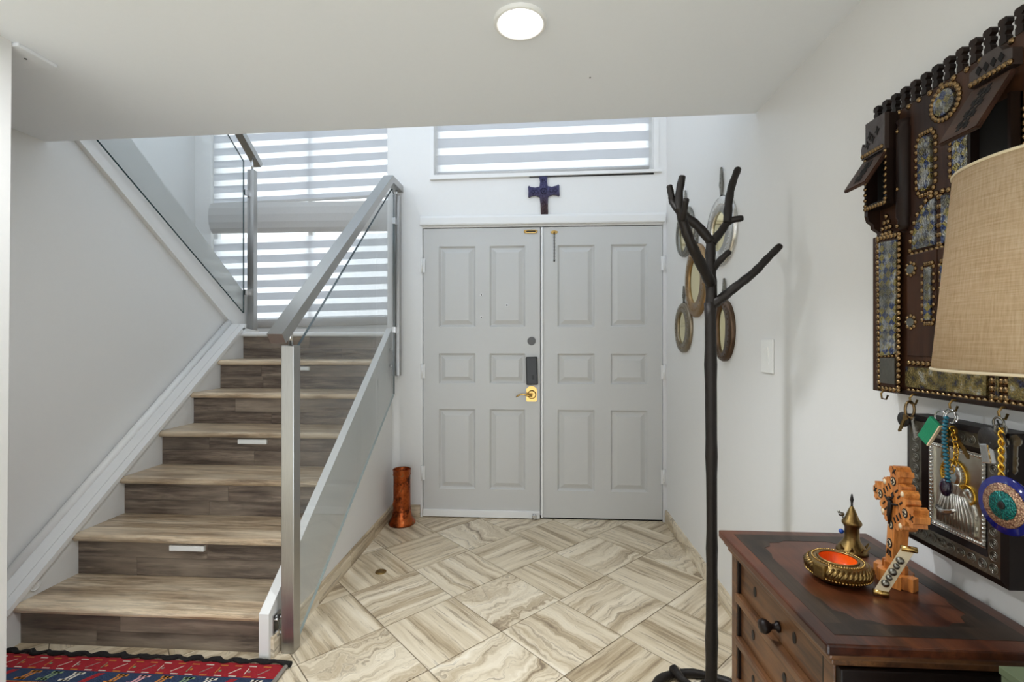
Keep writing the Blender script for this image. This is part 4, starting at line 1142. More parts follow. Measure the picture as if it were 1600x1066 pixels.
# middle niche with awning and pediment
zn1, zn0 = q(1529, 178)[1], q(1529, 330)[1]
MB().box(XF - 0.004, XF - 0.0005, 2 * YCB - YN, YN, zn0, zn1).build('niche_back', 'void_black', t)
m = MB().box(XT + 0.01, XF, YN - 0.006, YN, zn0, zn1); m.build('niche_side', 'cabinet_dark', t)
m = MB().box(XT + 0.01, XF, 2 * YCB - YN, 2 * YCB - YN + 0.006, zn0, zn1); m.build('niche_side', 'cabinet_dark', t)
za_, zb_ = q(1540, 165, XT)[1], q(1479, 220, 0.765)[1]
aw_top, aw_bot = ZTOP - 0.060, zb_
th = 0.009; d = Vector((0.765 - (XF - 0.014), 0, aw_bot - aw_top)).normalized(); n = Vector((d.z, 0, -d.x)); n = n if n.z > 0 else -n
YW0, YW1 = 2 * YCB - YN, YN
XM = XF - 0.014
m = MB(); lo4 = [(XM, YW0, aw_top), (XM, YW1, aw_top), (0.765, YW1, aw_bot), (0.765, YW0, aw_bot)]
m.hexa([tuple(Vector(p) - n * th) for p in lo4] + lo4); bmesh.ops.bevel(m.bm, geom=list(m.bm.edges), offset=0.0025, segments=2, affect='EDGES')
aw = m.build('awning', 'awning_wood', t)
for w in (0.2, 0.4, 0.6, 0.8):
    for sy, sd in ((0.5, 0), (0.38, 0.06), (0.62, -0.06), (0.44, -0.06), (0.56, 0.06)):
        c = Vector((XM, 0, aw_top)).lerp(Vector((0.765, 0, aw_bot)), w + sd * 0.8); cy = YW0 + (YW1 - YW0) * sy; e = d * 0.006
        p4 = [c - e + Vector((0, cy - .004, 0)), c - e + Vector((0, cy + .004, 0)), c + e + Vector((0, cy + .004, 0)), c + e + Vector((0, cy - .004, 0))]
        mm = MB(); mm.hexa([tuple(p - n * 0.002) for p in p4] + [tuple(p + n * 0.0008) for p in p4]); mm.build('cut_out', 'void_black', aw)
pz = ZTOP - 0.008
m = MB().prism([(YW0, aw_top + 0.004), (YW1, aw_top + 0.004), (YW1, aw_top + 0.034), (YW1 - 0.018, aw_top + 0.040), (YW1 - 0.026, pz), (YW0 + 0.026, pz), (YW0 + 0.018, aw_top + 0.040), (YW0, aw_top + 0.034)], 'X', XM - 0.003, XF); fp_ = m.build('fret_pediment', 'fret_carved', t)
for k in range(4):
    yy = YW1 - 0.02 - k * (YW1 - YW0 - 0.04) / 3
    MB().prism([(yy - 0.006, aw_top + .028), (yy, aw_top + 0.037), (yy + 0.006, aw_top + .028), (yy, aw_top + .019)], 'X', XM - 0.0045, XM - 0.0025).build('fret_hole', 'void_black', fp_)
for k in range(9): studs.append((XM - 0.003, YW1 - (YW1 - YW0) * (k + 0.5) / 9, aw_top + 0.010, 0.0052))
m = MB()
for (X, y, z, r) in studs: m.ball((X, y, z), r * 1.22, 8, (0.8, 1, 1))
stuff(m.build('studs', 'bronze_stud', t))
# hooks along the bottom edge
HOOKS = [onX(1378, 612, 0.826), onX(1423, 618, 0.826), onX(1485, 628, 0.826), onX(1562, 642, 0.826)]
for h in HOOKS:
    y, z = h[1], ZB
    MB().tube([(XF + 0.002, y, z + 0.004), (XF - 0.012, y, z + 0.004), (XF - 0.018, y, z - 0.004), (XF - 0.016, y, z - 0.016), (XF - 0.006, y, z - 0.018), (XF - 0.002, y, z - 0.008)], 0.0022, 6).build('hook', 'brass_old', t)

# ---- silver icon in a dark frame
XI_ = 0.836
iy0, iy1, iz0, iz1 = 0.900, 1.136, 0.832, 1.114
t = thing('framed_icon', (XR, (iy0 + iy1) / 2, iz0), 'embossed silver religious icon in dark wood and pewter frame', 'picture')
def frame_ring(o0, o1, x0, x1, nm, mat):
    m = MB()
    def rc(o): return [(iy0 + o, iz0 + o), (iy1 - o, iz0 + o), (iy1 - o, iz1 - o), (iy0 + o, iz1 - o)]
    L = [(rc(o0), XR - 0.003), (rc(o0), x0), (rc(o1), x1), (rc(o1), XR - 0.003)]
    rs = [[m._v((x, p[0], p[1])) for p in r] for r, x in L]
    for a, b in zip(rs, rs[1:] + rs[:1]):
        for k in range(4): m._f([a[k], a[(k + 1) % 4], b[(k + 1) % 4], b[k]])
    return m.build(nm, mat, t)
frame_ring(0.0, 0.012, XI_ + 0.004, XI_, 'outer_frame', 'wood_black')
bd = frame_ring(0.012, 0.040, XI_, XI_ + 0.004, 'rosette_border', 'pewter')
frame_ring(0.040, 0.052, XI_ + 0.004, XI_ + 0.012, 'inner_moulding', 'wood_black')
bb = frame_ring(0.052, 0.062, XI_ + 0.010, XI_ + 0.012, 'bead_border', 'silver')
ros = None
def rosette(y, z):
    global ros
    if ros is None:
        m = MB(); m.ring((0, 0, 0), 0.0088, 0.0010, 'X', 18, 5); m.ring((0, 0, 0), 0.0050, 0.0008, 'X', 14, 5); m.ball((0, 0, 0), 0.0026, 6, (0.4, 1, 1))
        o = m.build('rosette', 'pewter', t, local=True); ros = o.data
    else: o = bpy.data.objects.new('rosette', ros); C.objects.link(o)
    o.parent = bd; o.location = Vector((XI_ + 0.0015, y, z)) - WL[t]
ny = 9; nz = 11
for k in range(ny):
    y = iy0 + 0.026 + (iy1 - iy0 - 0.052) * k / (ny - 1); rosette(y, iz0 + 0.026); rosette(y, iz1 - 0.026)
for k in range(1, nz - 1):
    z = iz0 + 0.026 + (iz1 - iz0 - 0.052) * k / (nz - 1); rosette(iy0 + 0.026, z); rosette(iy1 - 0.026, z)
m = MB()
for k in range(22):
    w = k / 21; y = iy0 + 0.057 + (iy1 - iy0 - 0.114) * w; z = iz0 + 0.057 + (iz1 - iz0 - 0.114) * w
    for p in ((y, iz0 + 0.057), (y, iz1 - 0.057), (iy0 + 0.057, z), (iy1 - 0.057, z)): m.ball((XI_ + 0.010, p[0], p[1]), 0.003, 6)
stuff(m.build('beads', 'silver', bb))
MB().box(XI_ + 0.015, XR - 0.003, iy0 + 0.06, iy1 - 0.06, iz0 + 0.06, iz1 - 0.06).build('icon_plate', 'icon_ground', t)
XP = XI_ + 0.015
# robed figure in relief with ray halo, plus a small companion figure
hc = (1.026, 1.005)
def relief(nm, mat, lumps):
    m = MB()
    for (y, z, r, sy, sz, sx) in lumps: m.ball((XP, y, z), r, 14, (sx, sy, sz))
    return m.build(nm, mat, t)
relief('robe', 'icon_silver', [(1.020, 0.930, 0.045, 1.0, 1.0, 0.14)])
m = MB(); b2 = [(1.066, 0.897), (0.976, 0.897), (0.974, 0.925), (0.984, 0.955), (0.996, 0.972), (1.008, 0.985), (1.044, 0.985), (1.058, 0.968), (1.066, 0.94)]
m.prism(b2, 'X', XP - 0.005, XP)
for k in range(11):
    y = 1.060 - k * 0.008
    m.tube([(XP - 0.005, y, 0.899), (XP - 0.0065, y + 0.003 * math.sin(k), 0.93), (XP - 0.005, y * 0.6 + 1.024 * 0.4, 0.966)], 0.0022, 5)
m.build('robe_folds', 'icon_silver', t)
m = MB().tube([(XP - 0.006, 1.058, 0.928), (XP - 0.009, 1.040, 0.922), (XP - 0.009, 1.022, 0.930), (XP - 0.007, 1.012, 0.937)], [0.007, 0.006, 0.0045, 0.003], 8); m.build('arm', 'silver', t)
def halo(y, z, r):
    m = MB().ring((XP - 0.002, y, z), r, 0.0022, 'X', 26, 5)
    for k in range(26):
        a = 2 * math.pi * k / 26; m.tube([(XP - 0.002, y + r * 0.78 * math.cos(a), z + r * 0.78 * math.sin(a)), (XP - 0.002, y + r * 1.08 * math.cos(a), z + r * 1.08 * math.sin(a))], 0.0016, 4)
    m.build('halo', 'gold', t)
halo(hc[0], hc[1], 0.030); halo(0.996, 0.972, 0.019)
relief('hood', 'silver', [(hc[0], hc[1] - 0.002, 0.021, 0.85, 1.15, 0.2)])
relief('face', 'face_tone', [(hc[0] - 0.001, hc[1] - 0.004, 0.013, 0.8, 1.2, 0.42)])
relief('small_head', 'silver', [(0.996, 0.972, 0.0115, 0.85, 1.1, 0.3)])
relief('small_body', 'icon_silver', [(0.992, 0.938, 0.024, 0.8, 1.1, 0.22), (0.990, 0.912, 0.020, 0.9, 0.7, 0.22)])

# ---- keys and charms on the hooks
def key(m, top, vec, L, r=0.011):
    """flat key: round bow with a hole, blade with teeth, hanging from top along vec (unit, in y-z)"""
    x, y, z = top; dy_, dz = vec; ny_, nz_ = -dz, dy_
    def P(a, b): return (y + dy_ * a + ny_ * b, z + dz * a + nz_ * b)
    pr = []
    for k in range(14):
        a = R(25) + R(310) * k / 13; pr.append(P(r - r * math.cos(math.pi + a) * -1 if False else r + r * math.cos(a), r * math.sin(a)))
    bow = [P(r + r * math.cos(a), r * math.sin(a)) for a in [R(28) + R(304) * k / 15 for k in range(16)]]
    bl = [P(2 * r + 0.0, -0.003), P(2 * r + L * 0.35, -0.003), P(2 * r + L * 0.4, -0.0045), P(2 * r + L * 0.5, -0.003), P(2 * r + L * 0.6, -0.005), P(2 * r + L * 0.72, -0.0028), P(2 * r + L * 0.85, -0.0045), P(2 * r + L, 0.0), P(2 * r + L * 0.95, 0.0035), P(2 * r, 0.0035)]
    m.prism(bow + bl[::1], 'X', x - 0.0012, x + 0.0012)
def unit(a): return (math.cos(R(a)), math.sin(R(a)))
hk = HOOKS[1]; X0 = XF - 0.018
t = thing('key_bunch', (X0, hk[1], ZB - 0.11), 'small bunch of brown and silver keys on a copper ring under the cabinet', 'keys', 'keys hanging under the wall cabinet')
zr = ZB - 0.030
MB().ring((X0, hk[1], zr), 0.014, 0.0028, 'Y', 18, 6, 0.7, 1.3).build('key_ring', 'bronze_stud', t)
m = MB(); key(m, (X0 - 0.004, hk[1] + 0.004, zr - 0.012), unit(-62), 0.034, 0.007); m.build('key', 'brass_old', t)
m = MB(); key(m, (X0 + 0.002, hk[1] - 0.004, zr - 0.012), unit(-102), 0.040, 0.006); m.build('key', 'silver', t)
m = MB().lathe([(0.001, X0 + 0.004), (0.017, X0 + 0.004), (0.017, X0 + 0.007), (0.001, X0 + 0.007)], (0, hk[1] + 0.026, zr - 0.026), 22, 'X'); m.build('round_fob', 'black_leather', t)
hk = HOOKS[2]
t = thing('key_bunch', (X0, hk[1], ZB - 0.15), 'big key bunch with green leather tag and blue beads over the icon', 'keys', 'keys hanging under the wall cabinet')
for k, (dy_, dz, rr_) in enumerate(((0.0, -0.028, 0.014), (-0.010, -0.030, 0.012), (0.010, -0.034, 0.015))):
    MB().ring((X0 - 0.004 * k, hk[1] + dy_, ZB + dz), rr_, 0.0017, 'Y' if k % 2 else 'X', 18, 6).build('key_ring', 'steel_bright', t)
m = MB(); m.M = Matrix.Translation((X0 - 0.014, hk[1] + 0.030, ZB - 0.062)) @ Matrix.Rotation(R(34), 4, 'X'); m.box(-0.004, 0.004, -0.014, 0.014, -0.030, 0.026, 0.002)
gt = m.build('green_tag', 'green_leather', t)
m = MB(); m.M = Matrix.Translation((X0 - 0.014, hk[1] + 0.030, ZB - 0.062)) @ Matrix.Rotation(R(34), 4, 'X'); m.box(-0.003, 0.003, -0.0165, -0.0140, -0.030, 0.026); m.build('tag_edge', 'pearl', gt)
m = MB().lathe([(0.001, X0 - 0.006), (0.017, X0 - 0.006), (0.017, X0 - 0.002), (0.001, X0 - 0.002)], (0, hk[1] + 0.008, ZB - 0.055), 22, 'X'); m.build('round_fob', 'pewter', t)
m = MB(); key(m, (X0 - 0.010, hk[1] - 0.006, ZB - 0.048), unit(-92), 0.046, 0.012); m.build('key', 'brass', t)
m = MB(); key(m, (X0 - 0.006, hk[1] - 0.010, ZB - 0.046), unit(-126), 0.050, 0.010); m.build('key', 'brass_old', t)
m = MB(); key(m, (X0 - 0.002, hk[1] + 0.004, ZB - 0.046), unit(-82), 0.052, 0.010); m.build('key', 'brass_old', t)
bd_ = None
for k in range(18):
    w = k / 17; y = hk[1] - 0.012 + 0.004 * math.sin(w * 5); z = ZB - 0.030 - 0.125 * w
    if bd_ is None:
        o = MB().ball((0, 0, 0), 0.0052, 8, (1, 1, 0.75)).build('bead', 'teal_bead', t, local=True); bd_ = o.data
    else: o = bpy.data.objects.new('bead', bd_); C.objects.link(o); o.parent = t
    o.location = Vector((X0 - 0.016, y, z)) - WL[t]
m = MB().ball((X0 - 0.016, hk[1] - 0.012, ZB - 0.168), 0.012, 10, (0.9, 0.9, 1.6)); m.build('tassel', 'dark_bead', t)
m = MB(); cpts = [(X0 - 0.010, hk[1] - 0.018 - 0.010 * math.sin(a), ZB - 0.05 - 0.085 * a / 3.14) for a in [3.14 * k / 14 for k in range(15)]]
for k, p in enumerate(cpts): m.ring(p, 0.0048, 0.0012, 'X' if k % 2 else 'Y', 8, 4)
m.build('gold_chain', 'gold', t)
hk = HOOKS[3]
t = thing('key_bunch', (X0, hk[1], ZB - 0.12), 'dark fob with house keys and a twisted gold chain above the eye charm', 'keys', 'keys hanging under the wall cabinet')
for k, dz in enumerate((-0.024, -0.036)): MB().ring((X0, hk[1] - 0.004 * k, ZB + dz), 0.010, 0.002, 'Y' if k else 'X', 14, 6).build('key_ring', 'pewter', t)
m = MB().lathe([(0.001, X0 - 0.008), (0.020, X0 - 0.008), (0.022, X0 - 0.005), (0.020, X0), (0.001, X0)], (0, hk[1] + 0.012, ZB - 0.054), 24, 'X'); m.build('round_fob', 'black_leather', t)
m = MB(); m.M = Matrix.Translation((X0 - 0.010, hk[1] + 0.010, ZB - 0.080)) @ Matrix.Rotation(R(-12), 4, 'X'); m.box(-0.006, 0.006, -0.008, 0.008, -0.020, 0.016, 0.003); m.build('lighter_fob', 'steel_bright', t)
m = MB(); key(m, (X0 - 0.004, hk[1] - 0.012, ZB - 0.046), unit(-95), 0.046, 0.010); m.build('key', 'silver', t)
m = MB(); key(m, (X0 + 0.002, hk[1] - 0.030, ZB - 0.040), unit(-88), 0.05, 0.010); m.build('key', 'pewter', t)
m = MB()
for s_ in (0, math.pi): m.tube([(X0 - 0.012 + 0.003 * math.cos(k * 0.9 + s_), hk[1] - 0.018 + 0.003 * math.sin(k * 0.9 + s_), ZB - 0.03 - 0.0042 * k) for k in range(26)], 0.0024, 6)
m.build('gold_chain', 'gold', t)
# ---- eye charm hanging at the icon
ec = onX(1572, 790, 0.800)
t = thing('eye_charm', (0.80, ec[1], ec[2] - 0.06), 'round blue eye charm with glittering gold and teal rings by the icon', 'charm', rot=(0, 0, 0))
ey, ez = ec[1], ec[2]
er = 0.050
MB().lathe([(0.001, 0.803), (er * 0.98, 0.803), (er, 0.800), (er * 0.98, 0.797), (0.001, 0.797)], (0, ey, ez), 40, 'X').build('blue_disc', 'cobalt_glass', t)
MB().lathe([(er * 0.76, 0.7965), (er * 0.74, 0.7945), (0.001, 0.7945)], (0, ey, ez), 36, 'X').build('gold_ring', 'glitter_gold', t)
MB().lathe([(er * 0.49, 0.7940), (er * 0.47, 0.7925), (0.001, 0.7925)], (0, ey, ez), 32, 'X').build('teal_ring', 'glitter_teal', t)
MB().lathe([(er * 0.14, 0.7920), (er * 0.12, 0.7910), (0.001, 0.7910)], (0, ey, ez), 18, 'X').build('pupil', 'ink', t)
m = MB().tube([(0.800, ey, ez + er - 0.002), (0.806, ey + 0.002, ez + er + 0.05), (0.816, HOOKS[3][1] - 0.006, ZB - 0.018)], 0.0014, 6); m.build('cord', 'yarn_black', t)

# =================================================================== CHEST AND ITS OBJECTS
ZD = 0.76; dx0, dx1, dy0, dy1 = 0.490, 0.882, 0.840, 1.336
t = thing('chest_of_drawers', ((dx0 + dx1) / 2, (dy0 + dy1) / 2, 0), 'antique red-brown wooden chest of drawers with dark inlaid top border', 'chest of drawers')
top = MB().box(dx0, dx1, dy0, dy1, ZD - 0.020, ZD - 0.0008, 0.004).build('top_board', 'dresser_red', t)
# inlay: dark border band as four strips, centre field
bi, bw = 0.030, 0.036
for (a, b, c, d_) in ((dx0 + bi, dx1 - bi, dy0 + bi, dy0 + bi + bw), (dx0 + bi, dx1 - bi, dy1 - bi - bw, dy1 - bi), (dx0 + bi, dx0 + bi + bw, dy0 + bi + bw, dy1 - bi - bw), (dx1 - bi - bw, dx1 - bi, dy0 + bi + bw, dy1 - bi - bw)):
    MB().box(a, b, c, d_, ZD - 0.0012, ZD - 0.0003).build('inlay_strip', 'dresser_dark', top)
fx0, fx1, fy0, fy1 = dx0 + bi + bw, dx1 - bi - bw, dy0 + bi + bw, dy1 - bi - bw
for sx, sy in ((0, 0), (0, 1), (1, 0), (1, 1)):
    X = fx0 if sx == 0 else fx1; Y = fy0 if sy == 0 else fy1; qx = 1 if sx == 0 else -1; qy = 1 if sy == 0 else -1
    pl = [(X, Y), (X + qx * 0.075, Y), (X + qx * 0.058, Y + qy * 0.012), (X + qx * 0.034, Y + qy * 0.014), (X + qx * 0.026, Y + qy * 0.034), (X + qx * 0.008, Y + qy * 0.044), (X + qx * 0.008, Y + qy * 0.08), (X, Y + qy * 0.10)]
    MB().prism(pl, 'Z', ZD - 0.0012, ZD - 0.0003).build('inlay_corner', 'dresser_dark', top)
# stepped mouldings under the top
MB().box(dx0 + 0.010, dx1 - 0.004, dy0 + 0.010, dy1 - 0.010, ZD - 0.034, ZD - 0.020, 0.004).build('moulding', 'dresser_wood', t)
MB().box(dx0 + 0.018, dx1 - 0.004, dy0 + 0.018, dy1 - 0.018, ZD - 0.048, ZD - 0.034, 0.003).build('moulding', 'dresser_wood', t)
bx0, bx1, by0, by1 = dx0 + 0.026, dx1 - 0.006, dy0 + 0.026, dy1 - 0.026
for (X, Y) in ((bx0, by0), (bx0, by1 - 0.030), (bx1 - 0.030, by0), (bx1 - 0.030, by1 - 0.030)):
    MB().box(X, X + 0.030, Y, Y + 0.030, 0.0, ZD - 0.048, 0.002).build('corner_post', 'dresser_wood', t)
MB().box(bx0 + 0.030, bx1 - 0.030, by0 + 0.006, by0 + 0.020, 0.06, ZD - 0.048).build('end_panel', 'wood_black', t)  # near end lies in shade; that darkness is put into the colour
MB().box(bx0 + 0.030, bx1 - 0.030, by1 - 0.020, by1 - 0.006, 0.06, ZD - 0.048).build('end_panel', 'wood_black', t)
MB().box(bx1 - 0.020, bx1 - 0.008, by0 + 0.030, by1 - 0.030, 0.06, ZD - 0.048).build('rear_panel', 'wood_black', t)
MB().box(dx0 + 0.030, dx1 - 0.040, dy0 + 0.012, dy0 + 0.030, ZD - 0.125, ZD - 0.050, 0.003).build('end_apron', 'wood_black', t)  # black colour stands in for shade below the top edge
pit = 0.112; zt = ZD - 0.050
for k in range(6):
    z1_ = zt - pit * k; z0_ = z1_ - pit
    if z0_ < 0.02: break
    m = MB().box(bx0 - 0.004, bx0 + 0.024, by0 + 0.030, by1 - 0.030, z0_ - 0.004, z0_ + 0.018, 0.004); m.build('drawer_rail', 'dresser_wood', t)
    dr = MB().box(bx0 + 0.010, bx0 + 0.026, by0 + 0.032, by1 - 0.032, z0_ + 0.019, z1_ - 0.005, 0.002).build('drawer', 'dresser_wood', t)
    for y_ in (by0 + 0.031, by1 - 0.037): MB().box(bx0 + 0.002, bx0 + 0.024, y_, y_ + 0.006, z0_ + 0.019, z1_ - 0.005, 0.001).build('drawer_bead', 'wood_black', dr)
    zc = (z0_ + z1_) / 2 + 0.006; ym = (by0 + by1) / 2
    if k == 0:
        m = MB().lathe([(0.011, bx0 + 0.010), (0.012, bx0 + 0.006), (0.006, bx0 + 0.002), (0.006, bx0 - 0.006), (0.013, bx0 - 0.014), (0.016, bx0 - 0.022), (0.013, bx0 - 0.030), (0.004, bx0 - 0.033)], (0, ym - 0.010, zc - 0.012), 18, 'X'); m.build('knob', 'wood_black', dr)
    offs = (0.105, -0.075) if k == 0 else (0.115, -0.035, 0.03)[:2]
    for o_ in offs:
        m = MB().prism(oval(ym + o_, zc + 0.004, 0.007, 0.012, 14), 'X', bx0 + 0.0085, bx0 + 0.0105); m.build('keyhole', 'ink', dr)
MB().box(bx0, bx1, by0, by1, 0.03, 0.06).build('bottom_board', 'dresser_wood', t)

# ---- round brass bowl with rope rim and orange inside
bx_, by_, _ = onZ(1309, 903, ZD)
t = thing('brass_bowl', (bx_, by_, ZD), 'round beaded brass ashtray with orange inside on the chest', 'bowl')
R0 = 0.062
MB().lathe([(0.001, ZD), (R0 * 0.72, ZD), (R0 * 0.92, ZD + 0.010), (R0, ZD + 0.022), (R0 * 0.98, ZD + 0.031), (R0 * 0.86, ZD + 0.040), (R0 * 0.70, ZD + 0.043), (R0 * 0.60, ZD + 0.042), (R0 * 0.59, ZD + 0.012), (0.001, ZD + 0.010)], (bx_, by_, 0), 40).build('body', 'brass_old', t)
MB().lathe([(R0 * 0.58, ZD + 0.0425), (R0 * 0.55, ZD + 0.024), (R0 * 0.45, ZD + 0.016), (0.001, ZD + 0.014)], (bx_, by_, 0), 32, cap0=False).build('enamel_well', 'orange_enamel', t)
MB().ring((bx_, by_, ZD + 0.043), R0 * 0.60, 0.0022, 'Z', 36, 6).build('inner_rim', 'brass_old', t)
rope = None
for k in range(40):
    a = 2 * math.pi * k / 40
    if 3.3 < a < 3.9: continue
    if rope is None:
        m = MB().tube([(R0 * 0.99, -0.006, 0.020), (R0 * 0.985, 0.0, 0.030), (R0 * 0.87, 0.007, 0.0385)], [0.0025, 0.0042, 0.0025], 6); o = m.build('rope_strand', 'brass_old', t, local=True); rope = o.data
    else: o = bpy.data.objects.new('rope_strand', rope); C.objects.link(o); o.parent = t
    o.rotation_euler = (0, 0, a)
m = MB()
for k in range(64):
    a = 2 * math.pi * k / 64; m.ball((bx_ + R0 * 0.985 * math.cos(a), by_ + R0 * 0.985 * math.sin(a), ZD + 0.015), 0.0025, 6); m.ball((bx_ + R0 * 0.77 * math.cos(a), by_ + R0 * 0.77 * math.sin(a), ZD + 0.0425), 0.0022, 6)
stuff(m.build('beading', 'brass', t))
m = MB(); m.M = Matrix.Translation((bx_, by_, ZD)) @ Matrix.Rotation(3.6, 4, 'Z'); m.box(R0 * 0.80, R0 * 1.04, -0.014, 0.014, 0.012, 0.043, 0.005); m.build('leaf_clasp', 'brass_old', t)
# ---- brass bell figurine
gx, gy, _ = onZ(1331, 862, ZD)
t = thing('brass_figurine', (gx, gy, ZD), 'small pointed brass tower figurine behind the round bowl', 'figurine')
MB().lathe([(0.001, ZD), (0.034, ZD), (0.033, ZD + 0.006), (0.026, ZD + 0.016), (0.019, ZD + 0.026), (0.016, ZD + 0.034), (0.0155, ZD + 0.060), (0.019, ZD + 0.066), (0.0215, ZD + 0.070), (0.0205, ZD + 0.075), (0.015, ZD + 0.082), (0.010, ZD + 0.096), (0.006, ZD + 0.106), (0.004, ZD + 0.110), (0.0028, ZD + 0.112)], (gx, gy, 0), 22).build('body', 'brass_old', t)
MB().tube([(gx, gy, ZD + 0.110), (gx, gy, ZD + 0.120), (gx, gy, ZD + 0.128), (gx, gy, ZD + 0.142)], [0.0026, 0.0024, 0.0042, 0.0014], 10).build('spire', 'black_iron', t)
for k in range(7):
    a = R(200 + k * 38); m = MB().prism([(-0.006, 0), (0.006, 0), (0.0, 0.022)], 'Y', -0.0015, 0.0015)
    o = m.build('base_leaf', 'brass_old', t, local=True); o.location = (0.026 * math.cos(a), 0.026 * math.sin(a), 0.004); o.rotation_euler = (R(-30), 0, a + R(90) + math.pi)
m = MB().ball((gx - 0.016, gy + 0.014, ZD + 0.087), 0.006, 8, (1.3, 0.8, 0.9)); m.ball((gx - 0.021, gy + 0.016, ZD + 0.092), 0.0035, 8); m.tube([(gx - 0.012, gy + 0.012, ZD + 0.076), (gx - 0.015, gy + 0.013, ZD + 0.084)], 0.0015, 6); m.build('bird', 'pewter', t)
m = MB().ball((gx - 0.019, gy + 0.010, ZD + 0.046), 0.006, 10); m.build('blue_bead', 'blue_bead', t)
# ---- olive wood cross on a stepped foot
ox, oy, _ = onZ(1398, 908, ZD)
t = thing('wooden_cross', (ox, oy, ZD), 'inlaid olive wood standing cross with pearl dots and lobed foot', 'cross', rot=(0, 0, R(-10)))
# local frame: cross lies in local y-z, thickness along x; front = -x
TH = 0.013
foot = []
for (a, b) in ((-0.020, -0.046), (-0.012, -0.052), (-0.006, -0.044), (0.004, -0.050), (0.010, -0.058), (0.020, -0.050), (0.030, -0.042), (0.024, -0.030), (0.034, -0.018), (0.034, 0.018), (0.024, 0.030), (0.030, 0.042), (0.020, 0.050), (0.010, 0.058), (0.004, 0.050), (-0.006, 0.044), (-0.012, 0.052), (-0.020, 0.046), (-0.034, 0.030), (-0.026, 0.018), (-0.038, 0.006), (-0.038, -0.006), (-0.026, -0.018), (-0.034, -0.030)): foot.append((a * 0.85, b * 0.85))
MB().prism(foot, 'Z', 0.0, 0.026).build('foot', 'olive_wood', t, local=True)
MB().prism([(p[0] * 0.6, p[1] * 0.55) for p in foot], 'Z', 0.026, 0.042).build('foot_step', 'olive_wood', t, local=True)
tm = Matrix.Rotation(R(6), 4, 'X')
cz0 = 0.165           # crossing height
def armshape():
    # outline for one quarter: lobed ends and a stepped lobe between the arms
    top = [(0.013, 0.030), (0.022, 0.034), (0.034, 0.028), (0.030, 0.018)]
    return top
out_ = []
quart = [(0.0165, 0.066), (0.024, 0.072), (0.020, 0.082), (0.012, 0.080), (0.006, 0.088), (-0.006, 0.088), (-0.012, 0.080), (-0.020, 0.082), (-0.024, 0.072), (-0.0165, 0.066)]
def rot(p, k):
    for _ in range(k): p = (-p[1], p[0])
    return p
lobe = [(-0.0155, 0.050), (-0.022, 0.055), (-0.030, 0.052), (-0.031, 0.045), (-0.040, 0.047), (-0.047, 0.040), (-0.045, 0.031), (-0.052, 0.030), (-0.055, 0.022), (-0.050, 0.0155)]
seq = []
for k in range(4):
    qd = quart if k != 2 else [(0.015, 0.10), (0.015, 0.145), (-0.015, 0.145), (-0.015, 0.10)]
    sc = 1.0
    seq += [rot(p, k) for p in qd]
    seq += [rot(p, k) for p in lobe]
pl = [(p[0] * 0.92, p[1] * 0.92 + cz0 + 0.010) for p in seq]
m = MB(); m.M = tm; m.prism(pl, 'X', -TH, TH); body = m.build('cross_body', 'olive_wood', t, local=True)
def inlay(nm, mat, poly, h=0.0016, parent=body):
    m = MB(); m.M = tm; m.prism([(a * 0.92, b * 0.92 + cz0 + 0.010) for a, b in poly], 'X', -TH - h, -TH + 0.0005); m.build(nm, mat, parent, local=True)
for k in range(4):
    c = rot((-0.037, 0.037), k); m = MB(); m.M = tm; m.ball((-TH, c[0] * 0.92, c[1] * 0.92 + cz0 + 0.010), 0.0058, 10, (0.5, 1, 1)); m.build('pearl_dot', 'pearl', body, local=True)
    c = rot((0.0, 0.052), k); inlay('medallion_ring', 'ink', oval(c[0], c[1], 0.010, 0.010, 18)); inlay('medallion', 'pearl', oval(c[0], c[1], 0.0075, 0.0075, 18), 0.0022)
    for (w, h_) in ((0.0018, 0.0065), (0.0065, 0.0018)): inlay('medallion_cross', 'ink', [(c[0] - w, c[1] - h_), (c[0] + w, c[1] - h_), (c[0] + w, c[1] + h_), (c[0] - w, c[1] + h_)], 0.0027)
    if k != 2:
        e = rot((0.0, 0.076), k)
        for s_ in (1, -1): inlay('carved_stroke', 'ink', [(e[0] - 0.006, e[1] - 0.006 * s_ - 0.0012), (e[0] - 0.0048, e[1] - 0.006 * s_ + 0.0012), (e[0] + 0.006, e[1] + 0.006 * s_ + 0.0012), (e[0] + 0.0048, e[1] + 0.006 * s_ - 0.0012)])
    for s_ in (-0.010, 0.0, 0.010):
        a0 = rot((-0.020 + s_, 0.020 + s_), k); a1 = rot((-0.029 + s_, 0.029 + s_), k); w = 0.0015
        nx_, ny2 = (a1[1] - a0[1]), -(a1[0] - a0[0]); L = math.hypot(nx_, ny2); nx_, ny2 = nx_ / L * w, ny2 / L * w
        inlay('carved_stroke', 'ink', [(a0[0] + nx_, a0[1] + ny2), (a1[0] + nx_, a1[1] + ny2), (a1[0] - nx_, a1[1] - ny2), (a0[0] - nx_, a0[1] - ny2)])
c = (0.0, -0.098); inlay('medallion_ring', 'ink', oval(c[0], c[1], 0.010, 0.011, 18)); inlay('medallion', 'pearl', oval(c[0], c[1], 0.0075, 0.008, 18), 0.0022)
for (w, h_) in ((0.0018, 0.0065), (0.0065, 0.0018)): inlay('medallion_cross', 'ink', [(c[0] - w, c[1] - h_), (c[0] + w, c[1] - h_), (c[0] + w, c[1] + h_), (c[0] - w, c[1] + h_)], 0.0027)
for s_ in (-0.009, 0.0, 0.009): inlay('carved_stroke', 'ink', [(s_ - 0.0015, -0.128), (s_ + 0.0015, -0.128), (s_ * 0.6 + 0.0015, -0.114), (s_ * 0.6 - 0.0015, -0.114)])
